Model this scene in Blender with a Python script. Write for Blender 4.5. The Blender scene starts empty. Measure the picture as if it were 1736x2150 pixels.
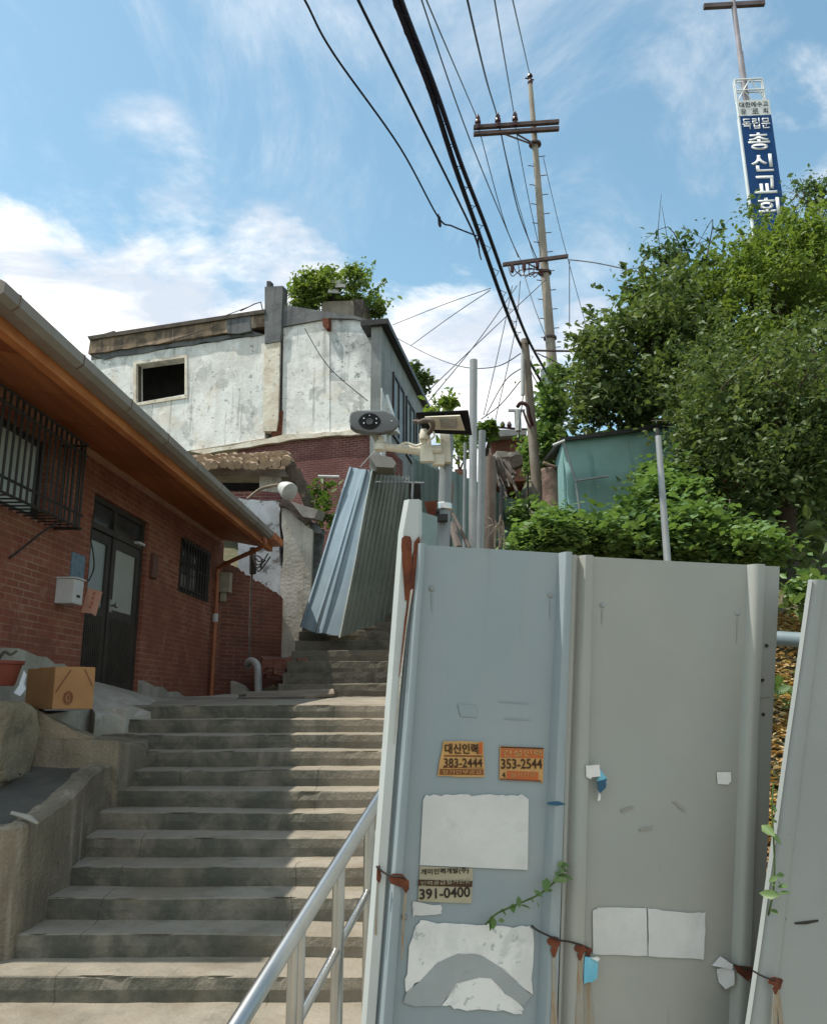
import bpy, bmesh, math, random
import numpy as np
from mathutils import Vector, noise as mnoise
random.seed(7); rng = np.random.default_rng(7)
R = math.radians
SC = bpy.context.scene; COL = SC.collection

# ------------------------------------------------------------------ camera
F = 1750.0; PITCH = R(12.85); CU, CV = 868.0, 1075.0
CP, SP = math.cos(PITCH), math.sin(PITCH)
cam = bpy.data.cameras.new('camera'); camo = bpy.data.objects.new('camera', cam); COL.objects.link(camo)
cam.sensor_fit = 'VERTICAL'; cam.sensor_height = 36.0; cam.lens = 36.0*F/2150.0
cam.clip_start = 0.05; cam.clip_end = 3000
camo.rotation_euler = (R(90)+PITCH, 0, 0); SC.camera = camo

# ------------------------------------------------------------------ light
SUN_AZ = R(-96)      # measured from straight ahead, negative = to the left
SUN_EL = R(64)
sd = Vector((math.sin(SUN_AZ)*math.cos(SUN_EL), math.cos(SUN_AZ)*math.cos(SUN_EL), math.sin(SUN_EL)))
sl = bpy.data.lights.new('sun', 'SUN'); sl.energy = 3.4; sl.angle = R(0.5); sl.color = (1.0, 0.94, 0.84)
so = bpy.data.objects.new('sun', sl); COL.objects.link(so)
so.rotation_euler = sd.to_track_quat('Z', 'Y').to_euler()
SC.view_settings.view_transform = 'Standard'; SC.view_settings.look = 'None'
SC.view_settings.exposure = 0.70; SC.view_settings.gamma = 1.0
SC.cycles.max_bounces = 8; SC.cycles.transparent_max_bounces = 12

def ray(u, v):
    x = (u-CU)/F; y = (CV-v)/F
    return Vector((x, CP-y*SP, SP+y*CP))
def P(u, v, Y):
    d = ray(u, v); return d*(Y/d.y)
def PZ(u, v, z):
    d = ray(u, v); return d*(z/d.z)
def PW(u, v, a, b):                     # on the upright plane X = a + b*Y
    d = ray(u, v); k = d.x/d.y; Y = a/(k-b); return d*(Y/d.y)
def proj(p):
    f = p[1]*CP+p[2]*SP; y = -p[1]*SP+p[2]*CP
    return CU+F*p[0]/f, CV-F*y/f

# ------------------------------------------------------------------ sky
W = bpy.data.worlds.new('World'); SC.world = W; W.use_nodes = True
def build_sky():
    nt = W.node_tree; N = nt.nodes; L = nt.links; N.clear()
    out = N.new('ShaderNodeOutputWorld')
    sky = N.new('ShaderNodeTexSky'); sky.sky_type = 'NISHITA'; sky.sun_disc = False
    sky.sun_elevation = SUN_EL; sky.sun_rotation = SUN_AZ; sky.air_density = 1.0; sky.dust_density = 0.6; sky.ozone_density = 1.0
    tc = N.new('ShaderNodeTexCoord')
    def math_(op, a, b=None, c=None):
        n = N.new('ShaderNodeMath'); n.operation = op
        for i, q in enumerate((a, b, c)):
            if q is None: continue
            if isinstance(q, (int, float)): n.inputs[i].default_value = q
            else: L.new(q, n.inputs[i])
        return n.outputs[0]
    sep = N.new('ShaderNodeSeparateXYZ'); L.new(tc.outputs['Generated'], sep.inputs[0])
    zz = math_('MAXIMUM', math_('ADD', sep.outputs[2], 0.12), 0.05)
    cmb = N.new('ShaderNodeCombineXYZ')
    L.new(math_('DIVIDE', sep.outputs[0], zz), cmb.inputs[0]); L.new(math_('DIVIDE', sep.outputs[1], zz), cmb.inputs[1])
    def nz(scale, detail, rough, vec, off=(0, 0, 0), st=(1, 1, 1), dist=0):
        mp = N.new('ShaderNodeMapping'); L.new(vec, mp.inputs[0]); mp.inputs['Location'].default_value = off; mp.inputs['Scale'].default_value = st
        n = N.new('ShaderNodeTexNoise'); n.inputs['Scale'].default_value = scale; n.inputs['Detail'].default_value = detail
        n.inputs['Roughness'].default_value = rough; n.inputs['Distortion'].default_value = dist; L.new(mp.outputs[0], n.inputs['Vector']); return n.outputs['Fac']
    n1 = nz(2.6, 9, .60, cmb.outputs[0], (3.1, 1.7, 0), (1, .8, 1), .35)
    n2 = nz(2.3, 10, .68, cmb.outputs[0], (7.3, 2.2, 0), (1.3, .7, 1), .45)
    n3 = nz(6.0, 6, .6, cmb.outputs[0], (1.3, 9.2, 0), (1, 1, 1), .3)
    blobs = [(60,680,9,1.05),(330,670,7.5,1.05),(560,590,5,.95),(600,640,6,.9),(30,490,3.5,.75),(290,475,3.6,.62),(370,405,3.6,.46),(310,340,4.5,.36),(230,430,4,.34),
             (1000,830,7,1.1),(930,700,5,.95),(850,620,3.6,.75),(1080,740,3.5,.7),(1240,720,3.2,.85),(1150,215,2.2,.6),(1020,400,3.2,.55),(960,420,2.6,.45),
             (1500,90,2.6,.55),(1680,180,3.4,.6),(1300,290,2.8,.45),(1180,430,4,.35),(640,690,5,.9),(-600,640,14,1.0),(2400,700,20,.8),(450,560,3,.6)]
    acc = None
    far = [(Vector((0,-1,.65)), 44, 1.1), (Vector((.9,-.5,.6)), 26, .9), (Vector((-.5,-.7,1.1)), 24, .8)]     # added unseen clouds behind the viewer, whitening the light on fence and risers
    for (d, r, w) in [(ray(u, v), r, w) for (u, v, r, w) in blobs]+far:
        d = d.normalized()
        dp = N.new('ShaderNodeVectorMath'); dp.operation = 'DOT_PRODUCT'; L.new(tc.outputs['Generated'], dp.inputs[0]); dp.inputs[1].default_value = d
        mr = N.new('ShaderNodeMapRange'); mr.interpolation_type = 'SMOOTHSTEP'
        mr.inputs[1].default_value = math.cos(R(r*1.35)); mr.inputs[2].default_value = math.cos(R(r*.25)); mr.inputs[3].default_value = 0; mr.inputs[4].default_value = w
        L.new(dp.outputs['Value'], mr.inputs[0])
        acc = mr.outputs[0] if acc is None else math_('MAXIMUM', acc, mr.outputs[0])
    amp = math_('MINIMUM', math_('ADD', math_('MULTIPLY', acc, 1.2), .35), 1.1)
    t = math_('ADD', acc, math_('MULTIPLY', math_('MULTIPLY', math_('SUBTRACT', n1, .5), 2.6), amp))
    t = math_('ADD', t, math_('MULTIPLY', math_('MULTIPLY', math_('SUBTRACT', n3, .5), .9), amp))
    cl = N.new('ShaderNodeMapRange'); cl.interpolation_type = 'SMOOTHSTEP'
    for i, q in enumerate((.44, 1.12, 0, 1)): cl.inputs[i+1].default_value = q
    L.new(t, cl.inputs[0])
    hz = N.new('ShaderNodeMapRange'); hz.interpolation_type = 'SMOOTHSTEP'
    for i, q in enumerate((.44, .74, 0, .42)): hz.inputs[i+1].default_value = q
    L.new(n2, hz.inputs[0])
    cov = math_('MAXIMUM', cl.outputs[0], hz.outputs[0])
    tint = N.new('ShaderNodeMix'); tint.data_type = 'RGBA'; tint.blend_type = 'MULTIPLY'; tint.inputs[0].default_value = 1.0
    L.new(sky.outputs[0], tint.inputs[6]); tint.inputs[7].default_value = (1.02, 1.17, .97, 1)
    bg1 = N.new('ShaderNodeBackground'); L.new(tint.outputs[2], bg1.inputs[0]); bg1.inputs[1].default_value = 0.135
    cc = N.new('ShaderNodeMix'); cc.data_type = 'RGBA'; cr = N.new('ShaderNodeMapRange'); cr.interpolation_type = 'SMOOTHSTEP'; cr.inputs[1].default_value = .36; cr.inputs[2].default_value = .60; L.new(nz(3.2, 8, .6, cmb.outputs[0], (5.3, 4.2, 0), (.8, 1.2, 1), .5), cr.inputs[0]); L.new(cr.outputs[0], cc.inputs[0]); cc.inputs[6].default_value = (.46, .51, .58, 1); cc.inputs[7].default_value = (.82, .81, .79, 1)
    bg2 = N.new('ShaderNodeBackground'); L.new(cc.outputs[2], bg2.inputs[0]); bg2.inputs[1].default_value = 1.0
    mx = N.new('ShaderNodeMixShader'); L.new(cov, mx.inputs[0]); L.new(bg1.outputs[0], mx.inputs[1]); L.new(bg2.outputs[0], mx.inputs[2])
    L.new(mx.outputs[0], out.inputs[0])
build_sky()

# ------------------------------------------------------------------ materials
def mat(name, c1, c2=None, rough=.8, scale=3.0, detail=8, lo=.35, hi=.65, specks=None, streak=None, patch=None, bump=0.0, bscale=None, metal=0.0, brick=None, island=None, trans=0.0, spec=.3, stretch=(1,1,1), wood=None):
    m = bpy.data.materials.new(name); m.use_nodes = True; nt = m.node_tree; N = nt.nodes; L = nt.links
    bs = N['Principled BSDF']; bs.inputs['Roughness'].default_value = rough; bs.inputs['Metallic'].default_value = metal
    bs.inputs['Specular IOR Level'].default_value = spec
    geo = N.new('ShaderNodeNewGeometry'); pos = geo.outputs['Position']
    def noise(sc, det=8, st=(1, 1, 1), off=(0, 0, 0), rg=.6, dist=0):
        mp = N.new('ShaderNodeMapping'); L.new(pos, mp.inputs[0]); mp.inputs['Scale'].default_value = st; mp.inputs['Location'].default_value = off
        n = N.new('ShaderNodeTexNoise'); n.inputs['Scale'].default_value = sc; n.inputs['Detail'].default_value = det; n.inputs['Roughness'].default_value = rg
        n.inputs['Distortion'].default_value = dist; L.new(mp.outputs[0], n.inputs['Vector']); return n.outputs['Fac']
    def ramp(f, a, b, mx=1.0):
        r = N.new('ShaderNodeMapRange'); r.interpolation_type = 'SMOOTHSTEP'; L.new(f, r.inputs[0])
        r.inputs[1].default_value = a; r.inputs[2].default_value = b; r.inputs[3].default_value = 0; r.inputs[4].default_value = mx; return r.outputs[0]
    def mix(f, a, b):
        x = N.new('ShaderNodeMix'); x.data_type = 'RGBA'
        if isinstance(f, (int, float)): x.inputs[0].default_value = f
        else: L.new(f, x.inputs[0])
        for i, q in ((6, a), (7, b)):
            if isinstance(q, tuple): x.inputs[i].default_value = (*q, 1)
            else: L.new(q, x.inputs[i])
        return x.outputs[2]
    h = None
    if brick:
        ax, bw, bh, mort, mc, ca, cb = brick
        sp = N.new('ShaderNodeSeparateXYZ'); L.new(pos, sp.inputs[0]); cm = N.new('ShaderNodeCombineXYZ')
        L.new(sp.outputs[ax], cm.inputs[0]); L.new(sp.outputs[2], cm.inputs[1])
        b = N.new('ShaderNodeTexBrick'); L.new(cm.outputs[0], b.inputs['Vector']); b.inputs['Scale'].default_value = 1.0
        b.inputs['Brick Width'].default_value = bw; b.inputs['Row Height'].default_value = bh; b.inputs['Mortar Size'].default_value = mort
        b.inputs['Mortar Smooth'].default_value = .25; b.inputs['Color1'].default_value = (*ca, 1); b.inputs['Color2'].default_value = (*cb, 1); b.inputs['Mortar'].default_value = (*mc, 1)
        b.inputs['Bias'].default_value = -.1
        col = b.outputs['Color']; h = b.outputs['Fac']
        if c2: col = mix(ramp(noise(scale, detail), lo, hi, .7), col, c2)
    else:
        col = c1
        if c2: col = mix(ramp(noise(scale, detail, stretch), lo, hi), c1, c2)
    if island:
        rd = N.new('ShaderNodeValToRGB'); els = rd.color_ramp.elements
        while len(els) < len(island): els.new(.5)
        for i, q in enumerate(island): els[i].position = i/(len(island)-1); els[i].color = (*q, 1)
        L.new(geo.outputs['Random Per Island'], rd.inputs[0]); col = rd.outputs[0]
        if c2: col = mix(ramp(noise(scale, 3), .35, .65, .8), col, c2)
    if wood:
        ax, sc, dk = wood
        st = [14, 14, 14]; st[ax] = .6
        col = mix(ramp(noise(sc, 6, tuple(st), rg=.7), .35, .75, .8), col, dk)
    if patch:
        for (pc, ps, a, b, mx) in patch: col = mix(ramp(noise(ps, 9, (1, 1, 1), (ps*7.1, 3.3, ps), .65, .4), a, b, mx), col, pc)
    if streak:
        for (sc_, ss, a, b, mx) in streak: col = mix(ramp(noise(ss, 7, (1, 1, .07), (1.7*ss, 5.1, 0), .65), a, b, mx), col, sc_)
    if specks:
        for (sc_, ss, a, b, mx) in specks: col = mix(ramp(noise(ss, 4, (1, 1, 1), (9.1, ss, 2.2), .7), a, b, mx), col, sc_)
    if isinstance(col, tuple): bs.inputs['Base Color'].default_value = (*col, 1)
    else: L.new(col, bs.inputs['Base Color'])
    if bump:
        bp = N.new('ShaderNodeBump'); bp.inputs['Strength'].default_value = bump; bp.inputs['Distance'].default_value = .02
        hh = noise(bscale or scale*6, 8)
        if h is not None:
            mm = N.new('ShaderNodeMath'); mm.operation = 'MULTIPLY_ADD'; L.new(h, mm.inputs[0]); mm.inputs[1].default_value = -.8; L.new(hh, mm.inputs[2]); hh = mm.outputs[0]
        L.new(hh, bp.inputs['Height']); L.new(bp.outputs[0], bs.inputs['Normal'])
    if trans:
        tr = N.new('ShaderNodeBsdfTranslucent'); ms = N.new('ShaderNodeMixShader'); ms.inputs[0].default_value = trans
        if isinstance(col, tuple): tr.inputs[0].default_value = (*col, 1)
        else:
            g = N.new('ShaderNodeMix'); g.data_type = 'RGBA'; g.blend_type = 'MULTIPLY'; g.inputs[0].default_value = 1; L.new(col, g.inputs[6]); g.inputs[7].default_value = (1.5, 1.5, .7, 1) if island else (1, 1, 1, 1); L.new(g.outputs[2], tr.inputs[0])
        L.new(bs.outputs[0], ms.inputs[1]); L.new(tr.outputs[0], ms.inputs[2]); L.new(ms.outputs[0], N['Material Output'].inputs[0])
    return m
M = {}
M['moss_shaded'] = mat('moss_shade_concrete', (.105,.098,.078), (.15,.135,.105), .92, 2.0, patch=[((.06,.06,.045), 3, .5, .7, .7)], specks=[((.26,.23,.18), 16, .66, .78, .6)], bump=.6, bscale=26)  # darker concrete: the upper steps' shade is put into its colour
M['concrete0'] = mat('step_concrete', (.205,.185,.155), (.30,.275,.235), .88, 1.1, 9, specks=[((.42,.40,.35), 26, .68, .8, .7), ((.05,.05,.045), 15, .70, .8, .6)],
                    patch=[((.105,.10,.088), 1.5, .46, .66, .75), ((.38,.34,.28), 3.2, .60, .76, .5)], streak=[((.09,.085,.075), 4.5, .5, .72, .5)], bump=.55, bscale=34)
def concrete_mat():
    # cast concrete: damp moss film plus painted riser shade at left, dry tan concrete at right
    m = mat('step_concrete', (.255,.218,.168), (.325,.285,.225), .88, 1.3, 9, specks=[((.46,.42,.36), 26, .68, .8, .7), ((.06,.055,.045), 15, .69, .8, .6)],
            patch=[((.19,.15,.10), 1.9, .5, .68, .6), ((.42,.36,.28), 3.2, .60, .76, .5)], streak=[((.12,.105,.08), 4.5, .52, .72, .5)], bump=.5, bscale=34)
    nt = m.node_tree; N = nt.nodes; L = nt.links; bs = N['Principled BSDF']; src = bs.inputs['Base Color'].links[0].from_socket
    geo = N.new('ShaderNodeNewGeometry'); sp = N.new('ShaderNodeSeparateXYZ'); L.new(geo.outputs['Position'], sp.inputs[0]); ns = N.new('ShaderNodeSeparateXYZ'); L.new(geo.outputs['True Normal'], ns.inputs[0])
    def nz(sc, det, dist=0.0):
        n = N.new('ShaderNodeTexNoise'); n.inputs['Scale'].default_value = sc; n.inputs['Detail'].default_value = det; n.inputs['Roughness'].default_value = .65; n.inputs['Distortion'].default_value = dist; L.new(geo.outputs['Position'], n.inputs['Vector']); return n.outputs['Fac']
    def mm(op, a, b):
        n = N.new('ShaderNodeMath'); n.operation = op
        for i, q in enumerate((a, b)):
            if isinstance(q, (int, float)): n.inputs[i].default_value = q
            else: L.new(q, n.inputs[i])
        return n.outputs[0]
    def rm(f, a, b, lo, hi):
        r = N.new('ShaderNodeMapRange'); r.interpolation_type = 'SMOOTHSTEP'; L.new(f, r.inputs[0])
        for i, q in enumerate((a, b, lo, hi)): r.inputs[i+1].default_value = q
        return r.outputs[0]
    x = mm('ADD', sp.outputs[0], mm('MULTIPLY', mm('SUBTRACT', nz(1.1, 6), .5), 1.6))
    side = mm('MAXIMUM', rm(x, -1.0, -.3, 1, .12), rm(sp.outputs[1], 11.5, 13.5, 0, .9))  # far end darkened too, carrying the upper steps' shade in colour
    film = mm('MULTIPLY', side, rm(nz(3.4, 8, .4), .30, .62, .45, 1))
    riser_shade = rm(ns.outputs[2], .5, .9, 1, .32)          # riser shade put into the colour by facing; treads left lighter
    f = mm('MULTIPLY', film, riser_shade)
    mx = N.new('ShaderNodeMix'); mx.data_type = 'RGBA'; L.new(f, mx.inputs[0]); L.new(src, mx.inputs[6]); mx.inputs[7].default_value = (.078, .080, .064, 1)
    def joint(x0, k):                                 # casting joint wandering up the flight
        q = mm('ABSOLUTE', mm('ADD', mm('SUBTRACT', sp.outputs[0], x0), mm('MULTIPLY', mm('SUBTRACT', nz(k, 2), .5), .14)), 0)
        return rm(q, .002, .007, .55, 0)
    jt = mm('MAXIMUM', joint(-.78, 1.7), joint(-1.95, 1.3)); m2 = N.new('ShaderNodeMix'); m2.data_type = 'RGBA'; L.new(mm('MULTIPLY', jt, mm('MULTIPLY', rm(sp.outputs[1], 4.9, 5.0, 0, 1), rm(nz(2.3, 3), .42, .55, 0, 1))), m2.inputs[0]); L.new(mx.outputs[2], m2.inputs[6]); m2.inputs[7].default_value = (.05,.045,.035,1)
    L.new(m2.outputs[2], bs.inputs['Base Color']); return m
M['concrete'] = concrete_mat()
M['kerb'] = mat('kerb_concrete', (.155,.13,.092), (.23,.195,.14), .9, 2.0, specks=[((.36,.31,.24), 30, .66, .76, .6), ((.05,.045,.035), 18, .64, .74, .7)], streak=[((.36,.32,.26), 7, .52, .72, .6), ((.08,.075,.06), 5, .55, .75, .7)], patch=[((.085,.078,.055), 2, .47, .66, .7)], bump=1.0, bscale=42)
M['slab_dark'] = mat('damp_concrete', (.055,.054,.046), (.09,.087,.074), .9, 2.2, patch=[((.06,.06,.055), 3, .5, .7, .7), ((.2,.2,.18), 5, .62, .75, .6)], bump=.5, bscale=20)
M['rock'] = mat('weathered_rock', (.29,.245,.17), (.18,.15,.10), .92, 2.6, patch=[((.10,.09,.06), 4, .55, .7, .7), ((.13,.085,.05), 7, .64, .75, .8)], specks=[((.05,.045,.03), 22, .62, .72, .8), ((.42,.37,.28), 34, .66, .76, .6)], bump=1.0, bscale=34)
M['render_light'] = mat('cement_render', (.36,.335,.29), (.26,.24,.205), .9, 2.5, patch=[((.48,.46,.42), 3.4, .55, .7, .7), ((.14,.135,.12), 6, .62, .75, .6)], bump=.5, bscale=20)
M['ground'] = mat('soil', (.10,.085,.055), (.06,.07,.03), .95, 1.4, patch=[((.17,.13,.08), 4, .5, .7, .7)], bump=.8, bscale=12)
BR = ((.20,.070,.043), (.285,.115,.071))
M['brick_side'] = mat('red_brick', None, (.20,.055,.035), .85, 1.6, brick=(1, .215, .069, .006, (.32,.205,.155), *BR), patch=[((.36,.22,.16), 5, .56, .72, .6), ((.15,.06,.04), 1.1, .52, .68, .55)], streak=[((.14,.07,.05), 3, .56, .74, .5)], specks=[((.09,.03,.02), 9, .66, .78, .7), ((.5,.4,.34), 17, .72, .82, .5)], bump=.4, bscale=60)
M['brick_old'] = mat('old_brick', None, (.12,.05,.035), .88, 1.3, brick=(0, .21, .068, .008, (.22,.145,.115), (.165,.05,.034), (.225,.085,.055)), patch=[((.09,.06,.05), 3, .5, .7, .6)], specks=[((.36,.3,.26), 13, .68, .8, .6)], bump=.5, bscale=50)
M['brick_dark'] = mat('purple_brick', None, (.10,.035,.035), .88, 1.0, brick=(0, .21, .07, .010, (.24,.17,.16), (.135,.042,.034), (.20,.075,.055)), patch=[((.09,.035,.03), 1.2, .5, .7, .6)], specks=[((.42,.34,.33), 5, .66, .76, .7)], bump=.4, bscale=40)
M['white'] = mat('whitewash', (.80,.79,.76), (.68,.70,.69), .9, .8, streak=[((.52,.50,.46), 2.4, .50, .70, .40), ((.27,.265,.25), 4.0, .57, .68, .6)], patch=[((.60,.51,.40), .9, .50, .64, .55), ((.33,.34,.335), 1.5, .54, .61, .65), ((.55,.55,.53), .6, .45, .60, .65), ((.86,.85,.82), 2.2, .58, .64, .6)],
                 specks=[((.13,.125,.115), 4.2, .62, .67, .6), ((.30,.29,.27), 10, .60, .68, .5)], bump=.8, bscale=5)
M['white_mildew'] = mat('whitewash_mildew', (.72,.73,.72), (.40,.42,.42), .9, 1.0, lo=.42, hi=.62, streak=[((.2,.21,.2), 4, .5, .7, .5)], specks=[((.10,.10,.10), 5.5, .55, .65, .75)], bump=.5, bscale=7)
M['white_ochre'] = mat('flaking_render', (.70,.66,.57), (.56,.48,.38), .9, 2.4, specks=[((.18,.17,.15), 6, .60, .68, .8)], patch=[((.33,.32,.30), 2.4, .56, .66, .6)], bump=.6, bscale=9)
M['parapet'] = mat('weathered_parapet', (.24,.175,.12), (.11,.085,.065), .92, 2.6, lo=.4, hi=.6, streak=[((.42,.37,.29), 3.4, .58, .70, .6), ((.04,.035,.03), 5, .52, .68, .7)], bump=.8, bscale=8)
M['cement_grey'] = mat('grey_cement', (.10,.105,.11), (.16,.165,.17), .9, 2.2, streak=[((.045,.045,.045), 3, .5, .7, .7)], specks=[((.5,.5,.5), 6, .72, .78, .7)], bump=.5, bscale=14)
M['plaster_old'] = mat('crumbling_plaster', (.55,.53,.47), (.40,.375,.32), .92, 2.0, streak=[((.24,.215,.175), 6, .52, .68, .7)], specks=[((.13,.12,.1), 10, .62, .72, .8)], patch=[((.30,.27,.22), 3, .58, .7, .6)], bump=.8, bscale=16)
M['plaster_blue'] = mat('peeling_blue_white_plaster', (.60,.63,.66), (.45,.46,.46), .9, 2, patch=[((.17,.16,.15), 2.6, .53, .60, .9)], specks=[((.10,.17,.30), 4.0, .70, .76, .8), ((.12,.12,.12), 8, .62, .70, .85)], bump=.6, bscale=14)
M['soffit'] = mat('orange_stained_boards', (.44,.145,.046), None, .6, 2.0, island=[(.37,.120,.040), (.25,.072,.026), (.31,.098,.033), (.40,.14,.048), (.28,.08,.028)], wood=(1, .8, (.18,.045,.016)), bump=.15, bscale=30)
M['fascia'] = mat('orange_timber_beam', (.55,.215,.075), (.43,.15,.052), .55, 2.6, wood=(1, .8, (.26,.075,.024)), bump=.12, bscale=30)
M['tip'] = mat('orange_flashing', (.46,.15,.05), (.36,.10,.035), .5, 3)
M['gutter'] = mat('painted_gutter_metal', (.215,.185,.155), (.26,.23,.20), .5, 2.4, streak=[((.20,.16,.13), 6, .55, .75, .5)], metal=0.0, spec=.4)
M['copper_pipe'] = mat('brown_painted_pipe', (.36,.135,.062), (.29,.10,.05), .5, 5, specks=[((.10,.05,.03), 16, .68, .8, .6)])
M['roof'] = mat('roof_sheet', (.16,.10,.08), (.22,.14,.11), .6, 2)
M['black'] = mat('black_paint', (.020,.020,.020), (.033,.03,.028), .5, 5)
M['darkdoor'] = mat('dark_brown_aluminium', (.030,.026,.022), (.045,.038,.032), .45, 3, streak=[((.07,.06,.05), 12, .6, .75, .4)])
M['frosted'] = mat('frosted_glass', (.21,.25,.25), (.27,.30,.29), .22, 1.4, spec=.6)
M['frosted_warm'] = mat('frosted_glass_beige', (.28,.295,.27), (.34,.35,.32), .25, 1.2, spec=.6)
M['glass_dark'] = mat('dark_glass', (.025,.03,.033), (.05,.055,.06), .12, 2, spec=.6)
M['glass_green'] = mat('green_reflecting_glass', (.06,.08,.078), (.13,.155,.15), .4, 2.5, spec=.3)
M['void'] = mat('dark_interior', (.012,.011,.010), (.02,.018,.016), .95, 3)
M['steel'] = mat('stainless_steel', (.46,.45,.43), (.53,.52,.50), .33, 6, metal=1.0, specks=[((.3,.25,.2), 20, .74, .84, .4)])
M['galv'] = mat('galvanised_steel', (.25,.26,.26), (.31,.32,.32), .5, 6, metal=.3, streak=[((.30,.30,.30), 9, .5, .7, .5)])
M['galv_dull'] = mat('dull_grey_paint', (.24,.26,.265), (.19,.21,.215), .5, 4, streak=[((.20,.20,.19), 12, .55, .72, .5)])
FS = dict(rough=.46, spec=.42)
M['fence_blue'] = mat('blue_grey_fence_paint', (.255,.296,.312), (.226,.272,.295), scale=1.3, streak=[((.17,.16,.135), 20, .64, .74, .45), ((.33,.355,.35), 7, .56, .78, .35), ((.19,.21,.20), 11, .60, .78, .4)], specks=[((.10,.10,.10), 28, .74, .8, .5)], patch=[((.295,.31,.295), 1.7, .5, .75, .5)], bump=.16, bscale=2.2, **FS)
M['fence_beige'] = mat('grey_beige_fence_paint', (.308,.312,.282), (.278,.284,.258), scale=1.4, streak=[((.20,.185,.15), 19, .64, .74, .45), ((.25,.25,.22), 7, .56, .78, .35), ((.38,.38,.345), 9, .58, .78, .35)], specks=[((.12,.12,.10), 26, .75, .8, .4)], patch=[((.275,.30,.29), 1.2, .5, .7, .5)], bump=.16, bscale=2.2, **FS)
M['fence_grey'] = mat('cool_grey_fence_paint', (.28,.298,.29), (.25,.268,.262), scale=1.4, streak=[((.18,.175,.155), 18, .64, .74, .45), ((.22,.23,.215), 8, .56, .78, .35)], specks=[((.08,.08,.08), 20, .76, .8, .5)], bump=.16, bscale=2.2, **FS)
M['fence_pale'] = mat('pale_grey_fence_paint', (.42,.445,.435), (.36,.385,.38), scale=2, streak=[((.25,.26,.245), 9, .55, .75, .4)], **FS)
M['sheet_blue'] = mat('blue_steel_sheet', (.235,.305,.35), (.20,.265,.31), .42, 1.6, streak=[((.25,.32,.38), 8, .56, .75, .5)], specks=[((.2,.2,.19), 16, .7, .8, .4)], spec=.5)
M['sheet_green'] = mat('green_grey_steel_sheet', (.32,.345,.315), (.26,.285,.26), .5, 1.6, streak=[((.33,.355,.33), 8, .54, .74, .5), ((.14,.14,.12), 9, .58, .76, .5)], spec=.4)
M['sheet_teal'] = mat('teal_grey_hoarding', (.165,.225,.22), (.13,.18,.175), .6, 1.3, streak=[((.24,.30,.29), 6, .56, .74, .5), ((.08,.10,.10), 8, .56, .72, .5)])
M['rust'] = mat('rust', (.17,.052,.024), (.095,.03,.018), .9, 14, bump=.5, bscale=60)
M['rust_light'] = mat('orange_rust_drip', (.27,.165,.08), (.29,.25,.18), .85, 22, streak=[((.285,.285,.26), 55, .42, .60, .75), ((.17,.08,.035), 34, .56, .70, .6)])
M['rusty_pole'] = mat('rusty_steel_pole', (.10,.075,.062), (.15,.125,.11), .8, 5, streak=[((.11,.055,.035), 9, .5, .7, .8)])
M['wire'] = mat('dark_wire', (.03,.025,.022), None, .7)
M['cable'] = mat('black_cable', (.010,.010,.018), None, .6)
M['cable_bundle'] = mat('bundled_cable', (.012,.012,.03), None, .6)
M['cable_grey'] = mat('grey_wire', (.055,.06,.07), None, .6)
M['pole_conc'] = mat('pole_concrete', (.34,.30,.255), (.27,.235,.195), .85, 2.6, streak=[((.20,.165,.13), 8, .52, .7, .6)], bump=.3, bscale=20)
M['pole_old'] = mat('weathered_pole', (.25,.215,.175), (.185,.155,.125), .9, 3, streak=[((.12,.095,.07), 9, .5, .7, .7)], bump=.4, bscale=18)
M['arm'] = mat('crossarm_steel', (.085,.06,.06), (.13,.09,.085), .7, 6)
M['insul'] = mat('brown_insulator', (.06,.022,.022), None, .3)
M['sign_blue'] = mat('blue_sign_sheet', (.010,.055,.175), (.013,.065,.20), .6, .6, spec=.15)
M['sign_white'] = mat('white_sign_sheet', (.72,.74,.74), (.62,.64,.64), .5, 1)
M['letter_white'] = mat('white_lettering', (.80,.80,.80), None, .5)
M['letter_dark'] = mat('dark_lettering', (.04,.045,.06), None, .5)
M['mast'] = mat('mauve_grey_mast', (.36,.33,.37), (.28,.25,.27), .5, 1.5)
M['cross_dark'] = mat('dark_cross_beam', (.15,.12,.13), (.08,.06,.06), .6, 1.2)
M['tarp'] = mat('teal_tarpaulin', (.34,.55,.52), (.28,.47,.45), .6, .9, trans=.3, streak=[((.25,.45,.42), 3, .56, .74, .5), ((.09,.2,.19), 5, .56, .72, .4)], bump=.5, bscale=3)
M['camera_grey'] = mat('camera_housing_grey', (.105,.11,.115), (.12,.125,.13), .5, 8)
M['camera_black'] = mat('camera_black_face', (.010,.010,.011), None, .6, spec=.15)
M['ivory'] = mat('ivory_bracket', (.66,.62,.52), (.55,.51,.43), .5, 8, streak=[((.38,.34,.27), 20, .56, .72, .5)])
M['beige_panel'] = mat('beige_lamp_back', (.50,.45,.36), (.56,.51,.42), .6, 6)
M['beige_grey'] = mat('grey_lamp_plate', (.27,.25,.22), None, .6)
M['lens'] = mat('lens_glint', (.75,.77,.8), None, .2)
M['paper'] = mat('weathered_paper', (.57,.57,.56), (.50,.50,.49), .9, 3, specks=[((.30,.30,.30), 34, .68, .74, .6)], patch=[((.44,.44,.43), 6, .54, .7, .5), ((.62,.60,.55), 2.5, .55, .7, .5)], bump=.35, bscale=10)
M['paper_torn'] = mat('scraped_poster_remains', (.66,.66,.645), (.56,.565,.555), .9, 7, lo=.45, hi=.62, specks=[((.36,.38,.38), 24, .58, .64, .85)], patch=[((.46,.48,.475), 6, .56, .64, .7)])
M['paper_scar'] = mat('glue_scar', (.31,.335,.34), (.275,.30,.305), .8, 7)
M['tape'] = mat('white_tape', (.68,.67,.65), (.60,.59,.57), .7, 12)
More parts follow.
